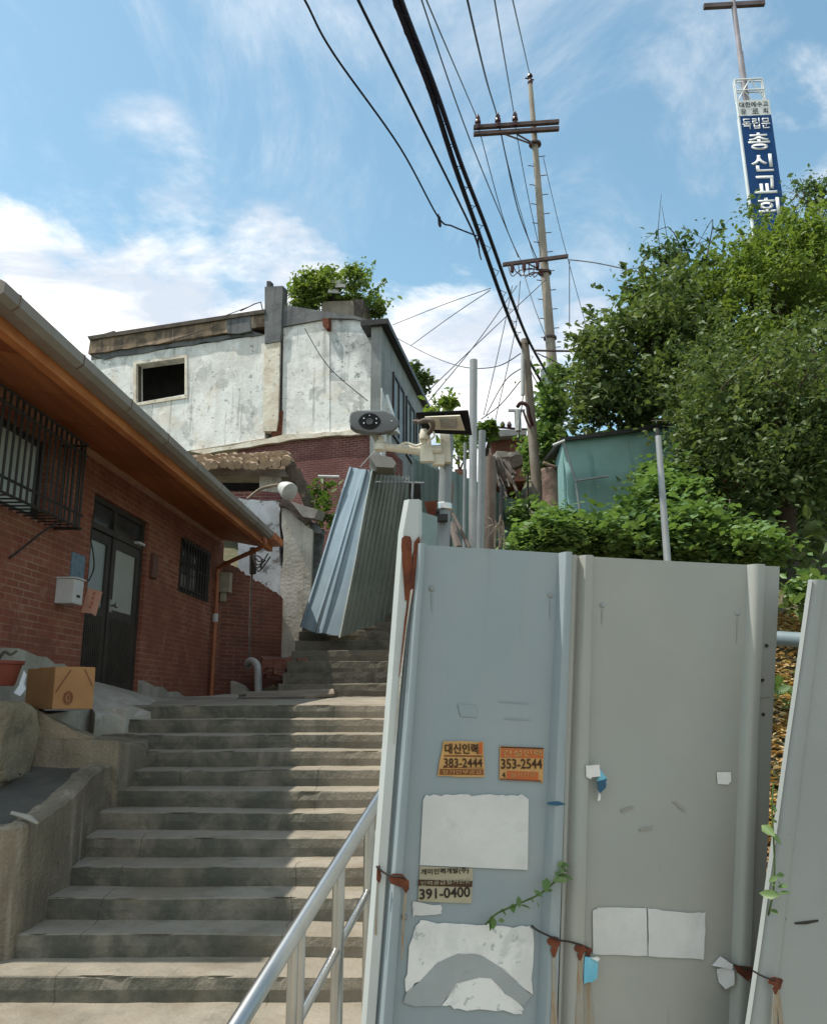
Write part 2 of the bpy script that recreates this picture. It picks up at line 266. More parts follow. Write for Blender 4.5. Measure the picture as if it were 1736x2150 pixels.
M['sticker_tan'] = mat('tan_sticker', (.50,.29,.105), (.42,.24,.09), .7, 9, specks=[((.30,.16,.07), 60, .58, .68, .5)])
M['sticker_orange'] = mat('orange_print', (.46,.115,.035), (.40,.095,.03), .7, 14)
M['sticker_brown'] = mat('brown_print', (.20,.062,.022), (.16,.05,.02), .7, 18)
M['sticker_beige'] = mat('beige_sticker', (.36,.325,.225), (.31,.28,.20), .7, 8)
M['ink'] = mat('black_ink', (.025,.018,.012), None, .7)
M['ink_brown'] = mat('brown_ink', (.055,.025,.012), None, .7)
M['ink_red'] = mat('red_ink', (.33,.03,.03), None, .7)
M['mask_blue'] = mat('blue_mask_cloth', (.14,.42,.56), (.22,.50,.62), .8, 14, bump=.3, bscale=40)
M['mask_dark'] = mat('navy_mask_cloth', (.03,.09,.15), None, .8)
M['cardboard'] = mat('cardboard', (.36,.195,.085), (.31,.165,.072), .85, 3, specks=[((.25,.13,.06), 20, .66, .78, .4)])
M['cardboard_ink'] = mat('brown_box_print', (.19,.065,.035), None, .85)
M['terracotta'] = mat('red_plastic_pot', (.19,.045,.027), (.15,.036,.023), .5, 5)
M['rag'] = mat('pale_blue_cloth', (.55,.60,.66), (.44,.49,.55), .85, 7, bump=.4, bscale=12)
M['mailbox'] = mat('off_white_steel', (.52,.52,.52), (.46,.46,.46), .5, 6, streak=[((.33,.32,.3), 14, .58, .72, .5)])
M['flyer'] = mat('pink_flyer', (.56,.31,.23), (.50,.27,.2), .85, 8)
M['plate_blue'] = mat('blue_grey_plate', (.10,.15,.20), (.16,.22,.28), .6, 16)
M['pvc'] = mat('grey_pvc_pipe', (.44,.45,.44), (.36,.37,.36), .5, 7)
M['dish'] = mat('white_lamp_dome', (.48,.48,.46), (.36,.36,.34), .5, 5, streak=[((.30,.29,.27), 9, .56, .72, .5)])
M['timber'] = mat('weathered_board', (.26,.215,.165), (.18,.145,.11), .9, 3, wood=(0, 1, (.12,.095,.07)))
M['timber_dark'] = mat('rotten_timber', (.10,.085,.07), (.06,.05,.042), .95, 4)
M['tile'] = mat('old_clay_tiles', (.36,.27,.185), (.26,.185,.125), .9, 3, specks=[((.1,.08,.06), 8, .6, .7, .7)], bump=.6, bscale=14)
M['tile_dark'] = mat('broken_roof_edge', (.15,.12,.095), (.085,.07,.058), .95, 4, specks=[((.32,.26,.2), 9, .62, .72, .7)], bump=.8, bscale=10)
M['bark'] = mat('bark', (.11,.085,.062), (.065,.05,.038), .95, 6, bump=.8, bscale=20)
M['bark_red'] = mat('reddish_bark', (.23,.15,.12), (.12,.075,.06), .95, 5, bump=.8, bscale=16)
M['litter'] = mat('dry_leaves', (0,0,0), None, .9, island=[(.42,.27,.12), (.30,.17,.07), (.55,.42,.22), (.20,.11,.05), (.46,.34,.14)], trans=.2)
def leafmat(n, cols, c2=None, tr=.35, rough=.5):
    return mat(n, (0,0,0), c2, rough, 1.2, island=cols, trans=tr, spec=.28)
M['leaf_dark'] = leafmat('dark_leaves', [(.080,.125,.042), (.115,.168,.060), (.165,.215,.092), (.095,.142,.05), (.22,.265,.14)], (.068,.10,.038), .3)
M['leaf_mid'] = leafmat('mid_leaves', [(.055,.10,.022), (.085,.145,.034), (.115,.18,.044), (.07,.12,.03)], (.06,.10,.024))
M['leaf_bright'] = leafmat('bright_leaves', [(.12,.19,.045), (.17,.24,.06), (.14,.21,.05), (.23,.28,.085)], (.09,.135,.035), .38)
M['leaf_ivy'] = leafmat('ivy_leaves', [(.105,.185,.062), (.155,.25,.085), (.125,.21,.07), (.205,.295,.115)], (.085,.14,.052), .3, .45)
M['leaf_fine'] = leafmat('fine_bluish_leaves', [(.060,.100,.055), (.085,.130,.065), (.050,.085,.045)], None, .4)
M['leaf_core'] = M['leaf_dark']

# ------------------------------------------------------------------ mesh helpers
def V3(p): return Vector((float(p[0]), float(p[1]), float(p[2])))
def BM(): return bmesh.new()
def prism(bm, pts, vec):
    vec = V3(vec); a = [bm.verts.new(V3(p)) for p in pts]; b = [bm.verts.new(V3(p)+vec) for p in pts]; n = len(pts)
    try:
        bm.faces.new(a); bm.faces.new(b[::-1])
    except ValueError: pass
    for i in range(n):
        j = (i+1) % n; bm.faces.new((a[j], a[i], b[i], b[j]))
def box(bm, p0, p1):
    x0, y0, z0 = p0; x1, y1, z1 = p1
    prism(bm, [(x0,y0,z0),(x1,y0,z0),(x1,y0,z1),(x0,y0,z1)], (0, y1-y0, 0))
def obox(bm, c, ax, ay, az):            # centre and three half-axes
    c, ax, ay, az = V3(c), V3(ax), V3(ay), V3(az)
    prism(bm, [c-ax-ay-az, c+ax-ay-az, c+ax-ay+az, c-ax-ay+az], ay*2)
def frame_of(d):
    d = d.normalized(); up = Vector((0,0,1)) if abs(d.z) < .95 else Vector((0,1,0))
    a = d.cross(up).normalized(); return a, a.cross(d).normalized()
def tube(bm, pts, r, n=8, cap=True):
    pts = [V3(p) for p in pts]; k = len(pts); rs = r if isinstance(r, (list, tuple)) else [r]*k; rings = []
    ref = None
    for i, p in enumerate(pts):
        d = (pts[min(i+1, k-1)]-pts[max(i-1, 0)])
        if d.length < 1e-9: d = Vector((0,0,1))
        if ref is None: a, b = frame_of(d)
        else:
            d.normalize(); a = (ref-d*ref.dot(d)).normalized(); b = a.cross(d)
        ref = a
        rings.append([bm.verts.new(p+(a*math.cos(t)+b*math.sin(t))*rs[i]) for t in [2*math.pi*j/n for j in range(n)]])
    for i in range(k-1):
        for j in range(n):
            q = (j+1) % n; bm.faces.new((rings[i][j], rings[i][q], rings[i+1][q], rings[i+1][j]))
    if cap and n > 2:
        bm.faces.new(rings[0][::-1]); bm.faces.new(rings[-1])
def catmull(pts, n=8):
    pts = [V3(p) for p in pts]; o = []
    for i in range(len(pts)-1):
        p0, p1, p2, p3 = pts[max(i-1,0)], pts[i], pts[i+1], pts[min(i+2, len(pts)-1)]
        for k in range(n):
            t = k/n; o.append(.5*((2*p1)+(p2-p0)*t+(2*p0-5*p1+4*p2-p3)*t*t+(3*p1-p0-3*p2+p3)*t**3))
    o.append(pts[-1]); return o
def lathe(bm, c, axis, prof, n=20):      # prof: (along, radius)
    c, axis = V3(c), V3(axis).normalized(); a, b = frame_of(axis); rings = []
    for (h, r) in prof:
        rings.append([bm.verts.new(c+axis*h+(a*math.cos(2*math.pi*j/n)+b*math.sin(2*math.pi*j/n))*max(r, 1e-4)) for j in range(n)])
    for i in range(len(rings)-1):
        for j in range(n):
            q = (j+1) % n; bm.faces.new((rings[i][j], rings[i][q], rings[i+1][q], rings[i+1][j]))
    bm.faces.new(rings[0][::-1]); bm.faces.new(rings[-1])
def wall(bm, fn, s0, s1, z0, z1, holes, th, ztop=None):
    """fn(s, z, depth) -> point; a wall with openings (s0,s1,z0,z1) and real reveals"""
    ss = sorted({s0, s1, *[h[0] for h in holes], *[h[1] for h in holes]}); zs = sorted({z0, z1, *[h[2] for h in holes], *[h[3] for h in holes]})
    solid = lambda i, j: 0 <= i < len(ss)-1 and 0 <= j < len(zs)-1 and not any(h[0] <= (ss[i]+ss[i+1])/2 <= h[1] and h[2] <= (zs[j]+zs[j+1])/2 <= h[3] for h in holes)
    vs = {}
    def v(i, j, d):
        if (i, j, d) not in vs: vs[(i, j, d)] = bm.verts.new(V3(fn(ss[i], zs[j], th*d)))
        return vs[(i, j, d)]
    for i in range(len(ss)-1):
        for j in range(len(zs)-1):
            if not solid(i, j): continue
            bm.faces.new((v(i,j,0), v(i+1,j,0), v(i+1,j+1,0), v(i,j+1,0))); bm.faces.new((v(i,j,1), v(i,j+1,1), v(i+1,j+1,1), v(i+1,j,1)))
            if not solid(i-1, j): bm.faces.new((v(i,j,0), v(i,j+1,0), v(i,j+1,1), v(i,j,1)))
            if not solid(i+1, j): bm.faces.new((v(i+1,j,0), v(i+1,j,1), v(i+1,j+1,1), v(i+1,j+1,0)))
            if not solid(i, j-1): bm.faces.new((v(i,j,0), v(i,j,1), v(i+1,j,1), v(i+1,j,0)))
            if not solid(i, j+1): bm.faces.new((v(i,j+1,0), v(i+1,j+1,0), v(i+1,j+1,1), v(i,j+1,1)))
def rough_up(bm, amp, sc=3.0, cuts=0):
    if cuts: bmesh.ops.subdivide_edges(bm, edges=bm.edges[:], cuts=cuts, use_grid_fill=True)
    for v in bm.verts:
        v.co += mnoise.noise_vector(v.co*sc)*amp + mnoise.noise_vector(v.co*sc*3.1)*amp*.4
def solidify(bm, th, back=Vector((0,1,0))):
    # give a sheet its thickness on the side away from the street
    bmesh.ops.recalc_face_normals(bm, faces=bm.faces[:]); bm.normal_update()
    nrm = {v: v.normal.copy() for v in bm.verts}; old = list(bm.verts)
    s = sum((f.normal.dot(back)*f.calc_area() for f in bm.faces), 0.0); sg = 1 if s > 0 else -1
    ex = bmesh.ops.extrude_face_region(bm, geom=bm.faces[:], use_keep_orig=True)
    new = [g for g in ex['geom'] if isinstance(g, bmesh.types.BMVert)]
    tr = {tuple(round(x, 5) for x in v.co): nrm[v] for v in old}
    for v in new: v.co += tr.get(tuple(round(x, 5) for x in v.co), back)*sg*th
def bevel(bm, w, seg=2):
    bmesh.ops.bevel(bm, geom=[e for e in bm.edges], offset=w, segments=seg, affect='EDGES', profile=.6)

WLOC = {}
def _finish(o, label, cat, group, kind):
    if label: o['label'] = label
    if cat: o['category'] = cat
    if group: o['group'] = group
    if kind: o['kind'] = kind
def thing(name, label, cat, loc, group=None):
    o = bpy.data.objects.new(name, None); COL.objects.link(o); o.empty_display_size = .1
    o.location = V3(loc); WLOC[o.name] = V3(loc); _finish(o, label, cat, group, None); return o
def obj(name, bm, m, parent=None, label=None, cat=None, group=None, kind=None, smooth=False, base=None):
    bmesh.ops.recalc_face_normals(bm, faces=bm.faces[:])
    me = bpy.data.meshes.new(name); co = np.array([v.co[:] for v in bm.verts]) if len(bm.verts) else np.zeros((1,3))
    c = V3(base) if base is not None else Vector(((co[:,0].min()+co[:,0].max())/2, (co[:,1].min()+co[:,1].max())/2, co[:,2].min()))
    for v in bm.verts: v.co -= c
    bm.to_mesh(me); bm.free()
    return link(name, me, c, m, parent, label, cat, group, kind, smooth)
def link(name, me, c, m, parent=None, label=None, cat=None, group=None, kind=None, smooth=False):
    me.materials.append(M[m] if isinstance(m, str) else m)
    if smooth:
        me.polygons.foreach_set('use_smooth', [True]*len(me.polygons))
        if smooth != 'all': me.set_sharp_from_angle(angle=R(40))
    o = bpy.data.objects.new(name, me); COL.objects.link(o); WLOC[o.name] = c.copy()
    if parent is not None:
        o.parent = parent; o.location = c-WLOC[parent.name]
    else: o.location = c
    _finish(o, label, cat, group, kind); return o
def text(parent, name, s, m, origin, right, up, width=None, height=None, bold=0.0, depth=.0015, label=None):
    """real letters: fitted to width/height metres, lower left at origin"""
    cu = bpy.data.curves.new('lettering', 'FONT'); cu.body = s; cu.size = 1; cu.offset = bold; cu.extrude = 0; cu.resolution_u = 4
    to = bpy.data.objects.new('tmp', cu); COL.objects.link(to)
    dg = bpy.context.evaluated_depsgraph_get(); me = bpy.data.meshes.new_from_object(to.evaluated_get(dg))
    bpy.data.objects.remove(to); bpy.data.curves.remove(cu)
    bm = BM(); bm.from_mesh(me); bpy.data.meshes.remove(me)
    if not bm.verts: bm.free(); return None
    bmesh.ops.remove_doubles(bm, verts=bm.verts[:], dist=1e-4)
    xs = [v.co.x for v in bm.verts]; ys = [v.co.y for v in bm.verts]; x0, x1, y0, y1 = min(xs), max(xs), min(ys), max(ys)
    sx = width/(x1-x0) if width else None; sy = height/(y1-y0) if height else None
    sx = sx or sy; sy = sy or sx; right, up = V3(right).normalized(), V3(up).normalized(); nrm = right.cross(up).normalized(); o = V3(origin)
    for v in bm.verts: v.co = o+right*((v.co.x-x0)*sx)+up*((v.co.y-y0)*sy)
    ex = bmesh.ops.extrude_face_region(bm, geom=bm.faces[:])
    for g in ex['geom']:
        if isinstance(g, bmesh.types.BMVert): g.co += nrm*depth
    return obj(name, bm, m, parent, label)
# leaves: many small folded leaf faces built in one go
def leaves(name, pts, size, m, parent=None, label=None, cat=None, group=None, kind=None, up=.45, aspect=.5, nrm=None, droop=0.0):
    pts = np.asarray(pts, float); n = len(pts)
    nr = rng.normal(size=(n,3)); nr /= np.linalg.norm(nr, axis=1)[:,None]; nr[:,2] = np.abs(nr[:,2]); nr += np.array([0,0,up]) if nrm is None else nrm
    nr /= np.linalg.norm(nr, axis=1)[:,None]
    t = rng.normal(size=(n,3)); t -= nr*(t*nr).sum(1)[:,None]; t /= np.linalg.norm(t, axis=1)[:,None]; b = np.cross(nr, t)
    s = (size*(.55+1.3*rng.random(n)**2))[:,None]
    v = np.empty((n,6,3)); w = aspect*.5
    v[:,0] = pts-t*s*.5; v[:,1] = pts-t*s*.12+b*s*w+nr*s*.10; v[:,2] = pts+t*s*.22+b*s*w*.8+nr*s*.08; v[:,3] = pts+t*s*.55-nr*s*droop
    v[:,4] = pts+t*s*.22-b*s*w*.8+nr*s*.08; v[:,5] = pts-t*s*.12-b*s*w+nr*s*.10
    me = bpy.data.meshes.new(name); c = Vector((*pts.mean(0)[:2], pts[:,2].min())); v -= np.array(c)
    me.vertices.add(n*6); me.vertices.foreach_set('co', v.reshape(-1))
    idx = (np.arange(n)[:,None]*6+np.array([0,1,2,3, 0,3,4,5])).reshape(-1)
    me.loops.add(n*8); me.loops.foreach_set('vertex_index', idx.astype(np.int32))
    me.polygons.add(n*2); me.polygons.foreach_set('loop_start', (np.arange(n*2)*4).astype(np.int32)); me.polygons.foreach_set('loop_total', np.full(n*2, 4, np.int32))
    me.update(calc_edges=True)
    return link(name, me, c, m, parent, label, cat, group, kind)
def crown_points(blobs, dens, csize=.22, per=28, shell=.55):
    out = []
    for (c, r, k) in blobs:
        c = np.array(c); r = np.array(r); nc = max(3, int(k*dens*1.25)); rm = float(r.mean())
        d = rng.normal(size=(nc,3)); d /= np.linalg.norm(d, axis=1)[:,None]; rad = rng.uniform(shell, 1.05, nc)**.8
        for dd, q in zip(d, rad):
            n1 = mnoise.noise(Vector(dd*2.6+c)); n2 = mnoise.noise(Vector((c+dd*r*q)*1.9/max(rm, .25)**.5))
            if n2 < -.10 or mnoise.noise(Vector((c+dd*r*q)*.75+Vector((5,1,3)))) < -.24: continue                                   # hollows where the sky or the dark inside shows
            p = c+dd*r*(q*(1+.55*n1)); ax = dd*.6+rng.normal(size=3)*.5+np.array([0,0,.35]); ax /= np.linalg.norm(ax)
            m_ = int(per*rng.uniform(.4, 1.6)); s = csize*rng.uniform(.45, 1.15)
            t = rng.normal(size=(m_,1)); out.append(p+rng.normal(size=(m_,3))*s*.62+ax*t*s*1.05)
    return np.concatenate(out)
def spray_points(blobs, n, ln=.7, per=26, spread=.06):
    # loose shoots standing out of the crown's upper side
    out = []; w = np.array([b[2] for b in blobs], float); w /= w.sum()
    for i in rng.choice(len(blobs), n, p=w):
        c, r, _ = blobs[i]; c = np.array(c); r = np.array(r); d = rng.normal(size=3); d[2] = abs(d[2])*.9+.1; d /= np.linalg.norm(d)
        p = c+d*r*rng.uniform(.75, 1.0); ax = d+np.array([0,0,.55])+rng.normal(size=3)*.35; ax /= np.linalg.norm(ax); L_ = ln*rng.uniform(.4, 1.2)
        t = rng.uniform(0, 1, (per,1)); out.append(p+ax*t*L_+np.array([0,0,-.25])*t*t*L_+rng.normal(size=(per,3))*spread*(1.25-t))
    return np.concatenate(out)
def blob(u, v, Y, ru, rv, ry, k=None):
    c = P(u, v, Y); s = Y/F*1.03
    r = (ru*s, ry, rv*s); return (c[:], r, k or 26*(ru*s*rv*s+ry*(ru+rv)*s*.5))
# ================================================================== ground and steps
Y0, TR, RI, H0 = 5.0, .323, .13, 1.46
def sstep(a, b, x): t = min(1, max(0, (x-a)/(b-a))); return t*t*(3-2*t)
def stairz(Y):
    if Y < 5: return -1.59
    if Y < 8.55: return -1.46+.4025*(Y-5)
    if Y < 14: return -.03
    return min(-.03+.457*(Y-14), 9.0)
def ground_h(X, Y):
    base = stairz(Y)-.34
    if Y > 40: base -= (Y-40)*.08
    right = -1.66+.50*max(0, Y-3.7) if Y < 9 else .99+.36*(Y-9)
    right = min(right, 9.5)-(max(0, Y-45)*.15)
    left = -1.75 if Y < 6 else (-.4 if Y < 14.4 else stairz(Y)-.4)
    k = sstep(.45, 1.25, X) if Y < 20 else sstep(1.5, 6, X)
    h = base*(1-k)+right*k
    q = sstep(-3.0, -3.4, X); h = h*(1-q)+min(left, h+3)*q
    r = math.hypot(X, Y); h = h*(1-sstep(80, 160, r))-3.0*sstep(80, 160, r)
    return h+mnoise.noise(Vector((X*.9, Y*.9, 0)))*.09*(k+.15)
def build_ground():
    xs = sorted({round(x, 3) for x in [-900,-300,-150,-90,-60,-40,-28,-20,-15,-12,-10,-8,-7,-6,-5,-4.4,-4,-3.7,-3.4,-3.2,-3,-2.8]+list(np.arange(-2.5, 4.1, .25))+list(np.arange(4.5, 12, .6))+[13,15,18,22,28,40,60,90,150,300,900]})
    ys = sorted({round(y, 3) for y in [-900,-300,-120,-50,-20,-8,-3,0,2,3]+list(np.arange(3.5, 16, .25))+list(np.arange(16, 46, 1))+[48,52,58,66,76,90,110,130,160,220,400,900]})
    bm = BM(); g = [[bm.verts.new((x, y, ground_h(x, y))) for y in ys] for x in xs]
    for i in range(len(xs)-1):
        for j in range(len(ys)-1): bm.faces.new((g[i][j], g[i+1][j], g[i+1][j+1], g[i][j+1]))
    obj('ground', bm, 'ground', kind='structure', smooth='all', base=(0,0,-2))
build_ground()
CH = (0, 1, 2)
def flight(name, prof, x0, x1, nx, amp=.007, seed=0.0):
    """prof: list of (Y, z) running up the steps; one casting, slightly uneven, with a skirt down its sides"""
    bm = BM(); xs = np.linspace(x0, x1, nx); rows = []
    for x in xs:
        row = []
        for i, (y, z) in enumerate(prof):
            n = mnoise.noise_vector(Vector((x*1.3+seed, y*1.9, z*2.7)))*amp + mnoise.noise_vector(Vector((x*9+seed, y*3, z*9)))*amp*.45
            w = mnoise.noise(Vector((x*.5+seed, math.floor(i/6)*3.7, 1.1)))*amp*1.8
            if i > 3 and (i-len(prof)) % 7 in CH and mnoise.noise(Vector((x*4.3+seed, i*1.7, 2.2))) > .34: n = n+Vector((0, .012, -.011))*min(1, (mnoise.noise(Vector((x*4.3+seed, i*1.7, 2.2)))-.34)*6)
            row.append(bm.verts.new((x, y+n.y, z+n.z+w)))
        rows.append(row)
    for i in range(nx-1):
        for j in range(len(prof)-1): bm.faces.new((rows[i][j], rows[i+1][j], rows[i+1][j+1], rows[i][j+1]))
    for row in (rows[0], rows[-1]):
        bot = [bm.verts.new((v.co.x, v.co.y, v.co.z-.6)) for v in row]
        for j in range(len(row)-1): bm.faces.new((row[j], row[j+1], bot[j+1], bot[j]))
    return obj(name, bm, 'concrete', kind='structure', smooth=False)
def step_prof(y, z, n, tr, ri, e=.007):
    o = []
    for k in range(n):
        yk = y+k*tr; zk = z+k*ri
        o += [(yk-.006, zk-ri+.002), (yk-.010, zk-ri*.5), (yk-.004, zk-e), (yk+e*.3, zk-e*.28), (yk+e, zk)]
        o += [(yk+tr*.45, zk+.002), (yk+tr-.012, zk+.004)]
    return o
bm_ = BM(); box(bm_, (-9, -14, -1.9), (9, 4.3, -1.596)); obj('pavement', bm_, 'concrete', kind='structure')
lower = [(4.2, -1.592), (4.6, -1.59), (Y0-.02, -1.59)]+step_prof(Y0, -H0, 12, TR, RI)
lower = lower[:-2]+[(8.8, -.03), (9.6, .0), (11, .045), (12.0, .068)]
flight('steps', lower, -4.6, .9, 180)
upper = [(12.0, .064), (12.27, .076)]+step_prof(12.3, .25, 22, .40, .185)
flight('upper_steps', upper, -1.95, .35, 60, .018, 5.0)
bpy.data.objects['upper_steps'].data.materials[0] = M['moss_shaded']
M['joint'] = mat('crack', (.05,.045,.04), None, .95)

# ------------------------------------------------------------------ concrete edges left of the steps
def build_edges():
    # curved kerb wall following the steps, cast with its wider upper block
    bm = BM(); path = [(PZ(-260, 1760, -.74), .74), (PZ(-60, 1742, -.735), .735), (PZ(40, 1733, -.72), .72), (P(99, 1713, 5.55), 0), (P(163, 1662, 6.0), 0), (P(200, 1622, 6.45), 0), (P(234, 1604, 6.85), 0)]
    top = catmull([p for p, _ in path], 16); prev = None; n = len(top)
    for i, p in enumerate(top):
        d = (top[min(i+1, n-1)]-top[max(i-1, 0)]); d.z = 0; d.normalize(); side = Vector((-d.y, d.x, 0))
        th = .15+.03*mnoise.noise(p*3); a = p+mnoise.noise_vector(p*6)*.012; ring = []
        zb = -1.75
        for q in [Vector((a.x+d.y*.03, a.y-d.x*.03, zb))]+[Vector((a.x+d.y*.03*(1-w_), a.y-d.x*.03*(1-w_), zb+(a.z-.03-zb)*w_)) for w_ in (.15,.3,.45,.6,.7,.8,.9)]+[a-Vector((0,0,.018)), a+side*.02, a+side*th*.5+Vector((0,0,.012)), a+side*th, Vector((a.x, a.y, zb))+side*th]:
            ring.append(bm.verts.new(q+mnoise.noise_vector(q*5)*.010+mnoise.noise_vector(q*17)*.005))
        if prev:
            nk = len(ring)
            for k in range(nk): bm.faces.new((prev[k], prev[(k+1)%nk], ring[(k+1)%nk], ring[k]))
        else: bm.faces.new(ring)
        prev = ring
    bm.faces.new(prev)
    obj('kerb_wall', bm, 'kerb', None, 'curved rough concrete kerb wall along the left ends of the lower steps', 'kerb wall', smooth=False)
    bm = BM(); zt = -.275
    pts = [(-3.35, 6.86, zt), (-2.33, 6.86, zt-.02), (-2.33, 7.62, zt-.14), (-2.45, 8.05, zt-.02), (-3.35, 8.1, zt)]
    prism(bm, pts, (0, 0, -1.5)); bevel(bm, .02, 2); rough_up(bm, .012, 4, 3)
    obj('concrete_block', bm, 'kerb', None, 'low flat concrete block at the top of the curved kerb beside the steps', 'block', smooth=True)
    bm = BM(); prism(bm, [(-5.0, 5.35, -.80), (-2.45, 5.35, -.80), (-2.45, 6.9, -.50), (-5.0, 6.9, -.50)], (0,0,-.5))
    bmesh.ops.subdivide_edges(bm, edges=bm.edges[:], cuts=7, use_grid_fill=True); rough_up(bm, .03, 2.2)
    obj('sunken_slab', bm, 'slab_dark', None, 'dark damp hollow slab between the curved kerb and the boulder', 'slab', smooth=True)
    bm = BM(); tube(bm, [PZ(25, 1706, -.66), PZ(60, 1716, -.685), PZ(82, 1728, -.705)], [.008,.02,.008], 6); rough_up(bm, .012, 14)
    obj('plaster_scrap', bm, 'render_light', None, 'pale broken plaster scrap lying on the dark sunken slab', 'scrap')
    # boulder
    bm = BM(); bmesh.ops.create_icosphere(bm, subdivisions=5, radius=1)
    c = P(5, 1545, 6.6)
    for v in bm.verts:
        n = mnoise.noise_vector(v.co*1.5+Vector((3,1,2)))*.22+mnoise.noise_vector(v.co*5)*.06
        q = v.co+n; v.co = Vector((c.x-.05+max(-1.1, min(.70, q.x))*.30, c.y+q.y*.42, c.z-.06+max(-1.3, min(.8, q.z))*.40))
    obj('boulder', bm, 'rock', None, 'large weathered boulder at the left edge below the red pot', 'boulder', smooth='all')
    # stone wedge right of the boulder carrying the box
    bm = BM(); pts = [P(58, 1478, 7.0), P(75, 1490, 6.95), P(112, 1513, 6.92), P(150, 1533, 6.9), P(200, 1552, 6.9), P(200, 1625, 6.9), P(50, 1625, 6.9)]
    prism(bm, pts, (-.25, .75, .0)); bevel(bm, .015, 2); rough_up(bm, .02, 4, 2)
    obj('retaining_stone', bm, 'rock', None, 'sloping moss-grown stone under the cardboard box beside the boulder', 'stone', smooth=True)
    # doorstep ramp of light cement, and terrace slab below the house
    bm = BM(); a = P(186, 1432, 8.9); 
    top = [P(172, 1440, 8.6), P(198, 1431, 9.0), P(296, 1458, 10.7), P(345, 1470, 10.9), P(330, 1492, 8.62), P(270, 1507, 8.25), P(200, 1500, 7.8)]
    bot = [Vector((p.x, p.y, -1.0)) for p in top]; n = len(top)
    va = [bm.verts.new(p) for p in top]; vb = [bm.verts.new(p) for p in bot]
    bm.faces.new(va); bm.faces.new(vb[::-1])
    for i in range(n): bm.faces.new((va[i], va[(i+1)%n], vb[(i+1)%n], vb[i]))
    bmesh.ops.triangulate(bm, faces=bm.faces[:]); rough_up(bm, .015, 3, 3)
    obj('door_ramp', bm, 'render_light', None, 'light cement ramp sloping down from the brown house door to the steps', 'ramp', smooth=True)
    bm = BM(); box(bm, (-3.35, 8.12, -1.2), (-2.72, 8.6, -.055)); bevel(bm, .02, 2); rough_up(bm, .012, 4, 1)
    obj('ramp_end_block', bm, 'render_light', None, 'small pale cement block ending the door ramp at the steps', 'block', smooth=True)
    bm = BM(); prism(bm, [(-5.2, 6.95, -.10), (-3.0, 6.95, -.10), (-3.0, 8.1, -.06), (-3.2, 9.0, -.05), (-3.4, 12.5, -.02), (-5.2, 12.5, -.02)], (0,0,-.9)); rough_up(bm, .01, 3, 2)
    obj('terrace', bm, 'render_light', kind='structure', smooth=True)
    # plinth strip of the wall in the corner of the landing
    bm = BM()
    tp = [P(300, 1462, 10.7), P(345, 1466, 11.2), P(420, 1462, 12.4), P(500, 1456, 13.0), P(505, 1476, 10.6), P(430, 1484, 9.6), P(345, 1484, 9.4), P(318, 1486, 9.3)]
    prism(bm, tp, (0,0,-.4)); bmesh.ops.triangulate(bm, faces=bm.faces[:]); rough_up(bm, .015, 4, 2)
    obj('cement_apron', bm, 'render_light', None, 'uneven cement apron on the landing along the foot of the brick wall', 'apron', smooth=True)
build_edges()

